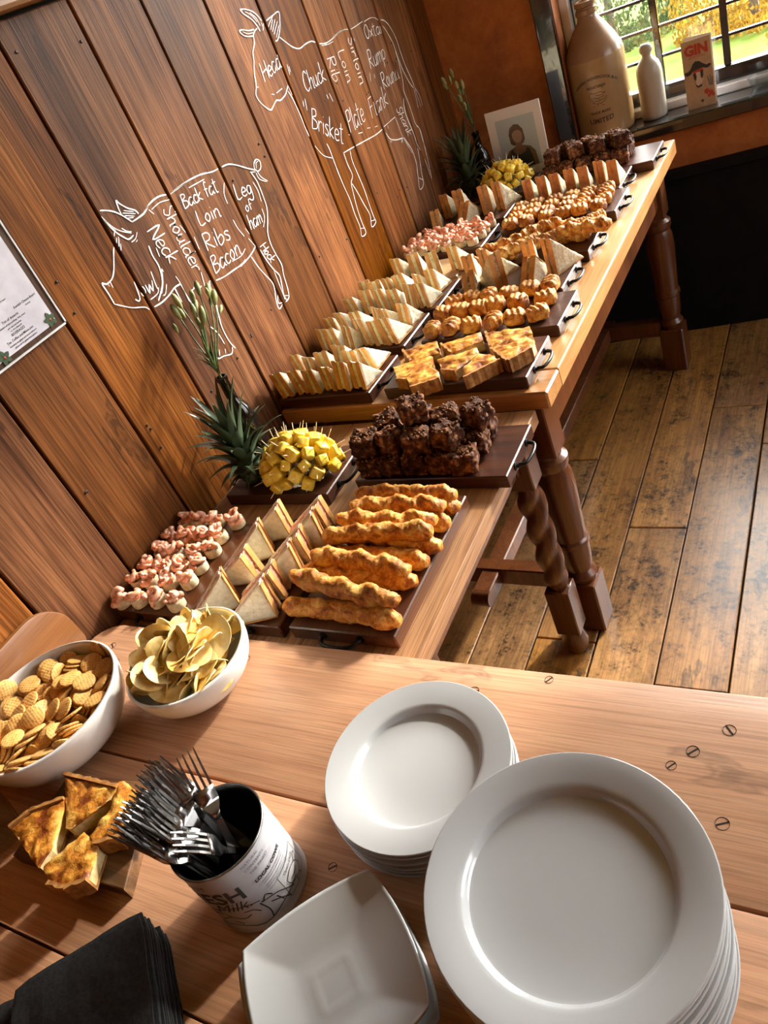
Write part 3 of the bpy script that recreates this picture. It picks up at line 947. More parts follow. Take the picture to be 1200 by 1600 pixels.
COW = {'c': [[(100, 100), (150, 95), (230, 120), (290, 170), (325, 220)], [(100, 100), (140, 145), (220, 200), (280, 270), (310, 325)], [(320, 230), (350, 300)], [(345, 240), (340, 320)], [(150, 120), (220, 160), (280, 230)], [(200, 130), (270, 190), (310, 270)],
             [(245, 305), (190, 320), (130, 310), (95, 325), (140, 370), (190, 380), (240, 375)], [(130, 330), (180, 350), (235, 340)],
             [(280, 295), (255, 320), (240, 370), (250, 450), (235, 540), (245, 640), (250, 760), (270, 900), (265, 980), (300, 1050), (360, 1110), (420, 1145), (445, 1110), (480, 1045), (520, 1045), (570, 990), (590, 930), (600, 890)],
             [(270, 905), (295, 910)], [(375, 215), (430, 170), (500, 120), (515, 200), (515, 310), (495, 410), (470, 430)], [(440, 170), (400, 260), (395, 320)], [(440, 200), (420, 310)], [(465, 200), (440, 330)], [(490, 220), (455, 360)], [(505, 260), (480, 390)],
             [(510, 385), (580, 440), (650, 490), (720, 505), (780, 460), (840, 430), (885, 440)], [(900, 455), (990, 450), (1060, 405), (1130, 335), (1200, 305)], [(950, 475), (1020, 460), (1070, 430)],
             [(600, 950), (650, 1030), (720, 1180), (780, 1330), (830, 1440)], [(605, 900), (645, 990)], [(775, 1025), (800, 1150)], [(755, 1050), (765, 1110)], [(590, 670), (620, 780)], [(610, 690), (625, 750)], [(1000, 980), (1020, 1030)], [(1030, 970), (1070, 1060)],
             [(430, 980), (460, 985)], [(480, 970), (540, 920)]],
       'd': [[(0, 335), (60, 270), (130, 240), (160, 240)], [(175, 245), (240, 205), (310, 155)], [(325, 160), (390, 120), (440, 120), (475, 145)], [(490, 140), (540, 150), (600, 220), (660, 340), (700, 460), (750, 600), (820, 760), (850, 840)],
             [(850, 840), (900, 920), (935, 1030)], [(840, 850), (870, 960), (890, 1060)], [(855, 860), (885, 950), (920, 1050)], [(510, 190), (560, 260), (620, 370), (660, 480), (720, 640), (790, 780), (840, 850)],
             [(650, 460), (690, 600), (730, 780), (740, 880), (790, 1010), (830, 1130), (860, 1220), (900, 1270), (930, 1370), (970, 1500)], [(735, 930), (745, 1060), (780, 1180), (850, 1350), (885, 1480)],
             [(525, 1260), (650, 1150)], [(650, 1150), (690, 1260), (730, 1360), (830, 1530)], [(525, 1265), (560, 1330), (600, 1380), (660, 1390), (730, 1370)], [(600, 1380), (605, 1420)], [(615, 1385), (612, 1420)], [(715, 1380), (720, 1420)], [(728, 1375), (722, 1420)],
             [(385, 690), (395, 780)], [(430, 700), (440, 750)], [(570, 1240), (580, 1275)]],
       'e': [[(365, 430), (450, 380), (560, 320), (640, 275), (700, 225)], [(120, 370), (170, 430), (210, 460), (275, 475)],
             [(220, 350), (245, 400), (275, 480), (320, 600), (370, 720), (420, 830), (460, 950), (505, 1060), (520, 1140), (555, 1110), (520, 1020), (480, 900), (450, 780), (430, 690), (440, 620), (400, 530), (365, 430)],
             [(505, 1075), (545, 1070)], [(420, 410), (440, 500), (490, 620), (540, 740), (580, 860), (620, 970), (640, 1020), (605, 1060), (590, 960), (540, 870), (480, 760), (435, 690)], [(600, 1010), (635, 1000)],
             [(405, 275), (440, 280)], [(490, 265), (525, 255)], [(565, 220), (595, 215)], [(630, 210), (655, 200)],
             [(985, 200), (1020, 240), (1060, 400), (1090, 520), (1115, 650)], [(880, 20), (900, 110), (960, 260), (985, 340), (1010, 470), (1030, 600), (1045, 700), (1015, 740), (1000, 640), (985, 520), (950, 410), (900, 330), (880, 300)], [(1000, 640), (1040, 660)], [(985, 340), (1050, 470), (1085, 560), (1105, 650)]]}
COWW = [('c', 'Head', (362, 855), (535, 690), (-60, -190)), ('c', 'Chuck', (790, 965), (1005, 830), (-55, -200)), ('c', 'Rib', (1000, 605), (1085, 870), (80, -28)), ('d', 'Loin', (52, 470), (160, 810), (62, -28)), ('d', 'Sirloin', (150, 320), (292, 830), (58, -22)),
        ('d', 'Oxtail', (345, 338), (535, 270), (-35, -140)), ('d', 'Rump', (395, 655), (560, 540), (-45, -190)), ('d', 'Round', (535, 868), (695, 740), (-45, -170)), ('d', 'Flank', (410, 1170), (585, 1010), (-50, -205)),
        ('d', 'Plate', (185, 1320), (345, 1185), (-60, -230)), ('c', 'Brisket', (850, 1335), (1185, 1500), (-8, -215)), ('d', 'Shank', (655, 1065), (790, 1360), (58, -28))]
GL = {
    'H': (.62, [[(0, 1), (.02, 0)], [(.52, 1), (.55, 0)], [(0, .48), (.54, .52)]]), 'e': (.46, [[(.04, .28), (.38, .32), (.34, .5), (.18, .56), (.04, .36), (.06, .12), (.2, 0), (.42, .08)]]),
    'a': (.5, [[(.4, .48), (.22, .56), (.04, .34), (.07, .06), (.22, .02), (.38, .22), (.41, .54), (.4, .1), (.5, 0)]]), 'd': (.52, [[(.4, .44), (.2, .54), (.04, .3), (.08, .04), (.25, .02), (.4, .22), (.42, 1), (.42, .05), (.5, 0)]]),
    'C': (.6, [[(.5, .85), (.3, 1), (.06, .7), (.06, .25), (.28, 0), (.52, .14)]]), 'c': (.42, [[(.38, .46), (.2, .56), (.04, .32), (.1, .06), (.24, 0), (.4, .1)]]), 'h': (.5, [[(.04, 1), (.05, 0)], [(.05, .32), (.2, .54), (.36, .48), (.38, 0), (.46, 0)]]),
    'u': (.5, [[(.05, .55), (.05, .12), (.2, 0), (.36, .16)], [(.38, .55), (.38, .06), (.48, 0)]]), 'k': (.48, [[(.05, 1), (.05, 0)], [(.38, .55), (.07, .26), (.42, 0)]]), 'R': (.62, [[(.05, 1), (.06, 0)], [(.05, .97), (.35, .98), (.48, .78), (.36, .54), (.08, .48), (.56, 0)]]),
    'i': (.22, [[(.08, .55), (.09, 0)], [(.09, .78), (.1, .82)]]), 'b': (.5, [[(.05, 1), (.06, .02), (.28, .02), (.42, .24), (.32, .5), (.08, .36)]]), 'L': (.5, [[(.05, 1), (.06, 0), (.45, .02)]]), 'o': (.48, [[(.22, .55), (.05, .3), (.2, 0), (.38, .24), (.3, .52), (.2, .55)]]),
    'n': (.5, [[(.05, .55), (.06, 0)], [(.06, .36), (.22, .55), (.36, .44), (.38, 0), (.46, .02)]]), 'S': (.5, [[(.44, .86), (.24, 1), (.06, .78), (.24, .52), (.42, .3), (.28, 0), (.04, .14)]]), 's': (.4, [[(.34, .48), (.18, .56), (.06, .42), (.3, .2), (.22, 0), (.03, .08)]]),
    'r': (.4, [[(.05, .55), (.06, 0)], [(.06, .34), (.2, .54), (.34, .5)]]), 'l': (.2, [[(.07, 1), (.08, .06), (.16, 0)]]), 'O': (.62, [[(.3, 1), (.05, .6), (.14, .08), (.36, 0), (.54, .4), (.46, .9), (.28, 1)]]), 'x': (.44, [[(.03, .55), (.38, 0)], [(.38, .55), (.02, 0)]]),
    't': (.4, [[(.16, .95), (.16, .06), (.32, 0)], [(0, .66), (.34, .68)]]), 'm': (.7, [[(.04, .55), (.05, 0)], [(.05, .36), (.18, .55), (.3, .46), (.31, 0)], [(.31, .36), (.46, .55), (.58, .44), (.6, 0)]]), 'p': (.5, [[(.05, .55), (.07, -.38)], [(.06, .45), (.28, .55), (.42, .3), (.28, .04), (.07, .1)]]),
    'B': (.58, [[(.05, 1), (.05, 0)], [(.05, .98), (.36, .95), (.4, .72), (.08, .54), (.46, .42), (.48, .12), (.06, 0)]]), 'P': (.56, [[(.05, 1), (.06, 0)], [(.05, .97), (.36, .98), (.47, .74), (.34, .52), (.07, .5)]]), 'F': (.5, [[(.05, 1), (.06, 0)], [(.05, .98), (.46, 1)], [(.06, .54), (.36, .56)]]),
    'f': (.38, [[(.36, .92), (.22, 1), (.14, .8), (.13, 0)], [(0, .52), (.32, .54)]]), 'g': (.48, [[(.38, .46), (.18, .55), (.04, .3), (.12, .04), (.3, .1), (.38, .5), (.38, -.28), (.18, -.4), (.04, -.26)]]), 'N': (.62, [[(.05, 0), (.05, 1), (.5, 0), (.52, 1)]]),
    'J': (.5, [[(.36, 1), (.36, .16), (.2, 0), (.02, .2)]]), 'w': (.64, [[(.03, .55), (.14, 0), (.28, .44), (.4, 0), (.56, .55)]]), ' ': (.3, [])}


def smooth_line(pts, n=4):
    if len(pts) < 3:
        return [Vector(p) for p in pts]
    P = [Vector(p) for p in pts]
    out = []
    for i in range(len(P) - 1):
        p0, p1, p2, p3 = P[max(i - 1, 0)], P[i], P[i + 1], P[min(i + 2, len(P) - 1)]
        for k in range(n):
            t = k / n
            out.append(.5 * ((2 * p1) + (p2 - p0) * t + (2 * p0 - 5 * p1 + 4 * p2 - p3) * t * t + (3 * p1 - p0 - 3 * p2 + p3) * t ** 3))
    out.append(P[-1])
    return out


def ribbon(mb, yz, w):
    """flat painted line on the plank faces; it breaks where a gap between planks runs through"""
    dense = []
    for a, b in zip(yz[:-1], yz[1:]):
        n = max(1, int((b - a).length / .004))
        dense += [a + (b - a) * (k / n) for k in range(n)]
    dense.append(yz[-1])
    run = []
    runs = []
    for p in dense:
        if any(abs(p.x - gp) < GAPW * .62 for gp in WALL_GAPS):
            if len(run) > 1:
                runs.append(run)
            run = []
        else:
            run.append(p)
    if len(run) > 1:
        runs.append(run)
    for r in runs:
        vs_, fs_ = [], []
        for i, p in enumerate(r):
            t = (r[min(i + 1, len(r) - 1)] - r[max(i - 1, 0)])
            t = t.normalized() if t.length > 1e-9 else Vector((1, 0))
            nrm = Vector((-t.y, t.x))
            ww = w * (.8 + .35 * noise.noise(Vector((p.x * 60, p.y * 60, 1.3)))) * (.55 if i in (0, len(r) - 1) else 1)
            for s in (1, -1):
                q = p + nrm * (s * ww / 2)
                vs_.append((.0007, q.x, q.y))
        for i in range(len(r) - 1):
            fs_.append((2 * i, 2 * i + 1, 2 * i + 3, 2 * i + 2))
        mb.add(vs_, fs_)


def to_wall(reg, pt):
    ox, oy, s = REG[reg]
    p = on_x(ox + pt[0] / s, oy + pt[1] / s, .0007)
    return Vector((p.y, p.z))


def wall_drawing(name, label, lines, words, w=.0036):
    t = thing(name, label, 'drawing', None, (0, 0, 0))
    mb = MB()
    for reg, strokes in lines.items():
        for s in strokes:
            ribbon(mb, [to_wall(reg, p) for p in smooth_line(s)], w if len(s) > 4 else w * .62)
    obj('outline', mb.mesh('outline', M_CHALK, False), t)
    for reg, word, a, b, up in words:
        tot = sum(GL[ch][0] for ch in word)
        a, b, up = Vector(a), Vector(b), Vector(up)
        mb = MB()
        x = 0
        for ch in word:
            wd, st = GL[ch]
            for s in st:
                pts = smooth_line([a + (b - a) * ((x + q[0]) / tot) + up * (q[1] * rnd.uniform(.97, 1.04)) for q in s], 3)
                ribbon(mb, [to_wall(reg, p) for p in pts], w * .85)
            x += wd
        o = obj('written_word', mb.mesh('written_word', M_CHALK, False), t)
        o['label'] = 'handwritten word ' + word
    return t


wall_drawing('pig_drawing', 'white line drawing of a pig with butchery cuts on the plank wall', PIG, PIGW)
wall_drawing('cow_drawing', 'white line drawing of a cow with butchery cuts on the plank wall', COW, COWW)

# ------------------------------------------------------------------ menu panel on the wall
mn = thing('menu_panel', 'framed printed menu on marbled paper hung at the left on the planks', 'menu', None, (.002, .60, 1.235))
obj('backing', MB().bbox(0, .006, -.30, .299, 0, .42, .001).mesh('backing', M_MENUWOOD, False), mn)
obj('cover_edge', MB().box(.006, .0085, -.30, .299, 0, .0035).box(.006, .0085, .2955, .299, 0, .42).mesh('cover_edge', plain('clear_plastic_edge', (.6, .6, .6), .15), False), mn)
pg_ = obj('paper', MB().box(.006, .0066, -.28, .282, .0125, .42).mesh('paper', M_PAPER, False), mn)


def menu_line(txt, y, z, size, mat=M_INK):
    v, f = text_geo(txt, size, 'CENTER', 0, 1.0, .15, 2, .00008)
    mb = MB().add([(.0071, p.x, p.y) for p in v], f)
    o = obj('printed_line', mb.mesh('printed_line', mat, False), pg_)
    o.location = (0, y, z)
    return o


for txt, y, z, s in (('Tea, Coffee and Mince pies', .203, .0285, .0058), ('including oat, ginger and lemon infusions', .205, .0225, .0040), ('please ask for gluten free options', .207, .0170, .0040), ('BEVERAGES', .204, .0360, .0062), ('Trio of desserts', .205, .0600, .0060), ('selection of mini puddings, fruit, cream', .205, .0540, .0040),
                     ('and seasonal berries', .205, .0480, .0040), ('or chocolate pot', .205, .0430, .0040), ('Kentish Cheese Board', .249, .0700, .0058), ('chutney', .252, .0640, .0040), ('DESSERTS', .180, .0790, .0062), ('Christmas Pudding', .158, .0710, .0058), ('with brandy sauce and clotted cream', .190, .0900, .0040), ('roasted root vegetables, gravy', .180, .0960, .0040), ('Slow roast pork belly', .165, .1060, .0058),
                     ('seasonal trimmings and crackling', .190, .1150, .0040), ('Turkey and trimmings', .165, .1260, .0058)):
    menu_line(txt, y, z, s)
for y, z in ((.272, .022), (.152, .016), (-.05, .02)):
    for k in range(5):
        a = k * 1.26 + .4
        pts = [(.014 * t * math.cos(a) + .0045 * math.sin(PI * t) * sg * math.sin(a), .014 * t * math.sin(a) - .0045 * math.sin(PI * t) * sg * math.cos(a)) for sg, ts in ((1, (0, .25, .5, .75, 1)), (-1, (.75, .5, .25))) for t in ts]
        mb = MB().prism(pts, .0074, .0080)
        mb.v = [(q[2], q[0], q[1]) for q in mb.v]
        obj('holly_leaf', mb.mesh('holly_leaf', M_HOLLY, False), pg_, (0, y, z))
    obj('berry', MB().lump(.001, .005, .005, 3, 2, M=Matrix.Translation((.0082, 0, 0))).mesh('berry', M_BERRY), pg_, (0, y, z))

# small rounded wooden tray standing against the planks behind the cracker bowl
q = soft_prism(rounded_rect(-.20, .20, 0, .130, (.03, .03, .07, .07), 10), 0, .009, .003)
q.v = [(v[2], v[0], v[1]) for v in q.v]
t = obj('wooden_tray', q.mesh('wooden_tray', W_TRAY, True, .6), None, (.016, .340, .7605), (0, -.045, 0))
tag(t, 'round-cornered wooden tray leaning on the planks behind the cracker bowl', 'tray')
# ------------------------------------------------------------------ foreground table: plates
def plate_mesh(R, rise, wellr, name='plate'):
    t = .0038
    top = [(0, .0052), (wellr * .5, .0052), (wellr * .93, .0054), (wellr * .965, .0062), (wellr * .99, .0088), (wellr * 1.01, .0128), (wellr * 1.035, .0146), (wellr * 1.08, .0155), (R * .90, rise * .93 + .001), (R * .99, rise + .0006), (R * .997, rise + .0002), (R, rise - .0008)]
    bot = [(R * .992, rise - .0026), (R * .9, rise * .9 - t + .001), (wellr * 1.16, .0095), (wellr * 1.08, .0065), (wellr * 1.0, .003), (wellr * .86, 0), (wellr * .82, 0), (wellr * .80, .0015), (0, .0015)]
    return MB().lathe([(max(r, .0002), z) for r, z in top + bot], 72, None, True, True).mesh(name, M_CERAMIC, True, .5)


DP, SP = plate_mesh(.1275, .021, .092), plate_mesh(.1155, .0185, .078)
ND, NS = 12, 6
for k in range(ND):
    lab = 'large round white dinner plate on top of the tall stack' if k == ND - 1 else 'large round white dinner plate, %s from the bottom of the tall stack' % ORD[k]
    o = obj('dinner_plate', DP, None, (1.028 + rnd.uniform(-.0015, .0015) * (k < ND - 1), .272 + rnd.uniform(-.0015, .0015) * (k < ND - 1), ZF + .0003 + k * .0106), (0, 0, k * .7))
    tag(o, lab, 'plate', 'stacked dinner plates')
for k in range(NS):
    lab = 'smaller round white side plate on top of its stack' if k == NS - 1 else 'smaller round white side plate %s from the bottom of its stack' % ORD[k]
    o = obj('side_plate', SP, None, (.800 + rnd.uniform(-.0015, .0015), .396 + rnd.uniform(-.0015, .0015), ZF + .0003 + k * .0090), (0, 0, k * .9))
    tag(o, lab, 'plate', 'stacked side plates')


def square_plate_mesh(S, n=40):
    top, bot, fs_ = [], [], []

    def prof(m):
        t = min(1, max(0, (m - .42) / .58))
        z = .004 + .0135 * t ** 1.35
        rg = abs(m - .27)
        if rg < .03:
            z += .0011 * math.cos(rg / .03 * PI / 2)
        return z
    for j in range(n + 1):
        for i in range(n + 1):
            u, v = 2 * i / n - 1, 2 * j / n - 1
            m = (abs(u) ** 9 + abs(v) ** 9) ** (1 / 9)
            mm = max(abs(u), abs(v))
            bow = 1 + .15 * mm * (1 - min(abs(u), abs(v)) ** 2)
            x, y = u * S / 2 * bow * (.985 if mm > .99 else 1), v * S / 2 * bow * (.985 if mm > .99 else 1)
            z = prof(mm) + .004 * (min(abs(u), abs(v)) ** 3) * mm
            top.append((x, y, z))
            bot.append((x * .99, y * .99, max(0, z - .004)))
    N = n + 1
    for j in range(n):
        for i in range(n):
            a = j * N + i
            fs_.append((a, a + 1, a + N + 1, a + N))
            b = N * N + a
            fs_.append((b, b + N, b + N + 1, b + 1))
    ring = [i for i in range(N)] + [j * N + n for j in range(1, N)] + [n * N + i for i in range(n - 1, -1, -1)] + [j * N for j in range(n - 1, 0, -1)]
    for a, b in zip(ring, ring[1:] + ring[:1]):
        fs_.append((b, a, N * N + a, N * N + b))
    return MB().add(top + bot, fs_).mesh('square_plate', M_CERAMIC, True)


SQ = square_plate_mesh(.156)
for k in range(4):
    lab = ('square white dish with raised corners on top of its stack', 'square white dish directly under the top square dish', 'square white dish third from the top of its stack', 'square white dish at the bottom of its stack')[3 - k]
    a = math.radians(-41) + (0, .02, .07, 0)[k]
    o = obj('square_plate', SQ, None, (.8005 - (.005 if k == 2 else 0), .159 - (.004 if k == 2 else 0), ZF + .0003 + k * .0105), (0, 0, a))
    tag(o, lab, 'plate', 'stacked square dishes')

# ------------------------------------------------------------------ bowls of crackers and crisps
def bowl_mesh(R, H, foot, name, mat):
    out = [(foot * .7, .0015), (foot * .8, 0), (foot, 0), (foot * 1.06, .004)]
    n = 10
    for k in range(1, n + 1):
        t = k / n
        out.append((foot * 1.06 + (R - foot * 1.06) * math.sin(t * PI / 2) ** .85, .004 + (H - .004) * (1 - math.cos(t * PI / 2)) ** .82))
    inn = [(r - .0045 if z < H else r - .004, z + (.003 if z < H else .0003)) for r, z in out[::-1] if z > .006]
    inn += [(foot * .9, .008), (.0005, .0065)]
    return MB().lathe([(.0005, .0015)] + out + [(R - .001, H + .0012)] + inn, 72).mesh(name, mat, True)


CB = (.155, .357)
o = obj('cracker_bowl', bowl_mesh(.129, .088, .062, 'cracker_bowl', M_BOWL), None, (CB[0], CB[1], ZF + .0003))
tag(o, 'large white bowl filled with round crackers', 'bowl')
PB = (.347, .496)
o = obj('crisps_bowl', bowl_mesh(.102, .068, .05, 'crisps_bowl', M_BOWL), None, (PB[0], PB[1], ZF + .0003))
tag(o, 'smaller white bowl heaped with potato crisps', 'bowl')

CR = MB().lathe([(.0165, -.0021), (.0180, -.0012), (.0186, 0), (.0180, .0012), (.0165, .0019), (.008, .0023), (.0005, .0024)], 20).mesh('cracker', M_CRACKER, True)
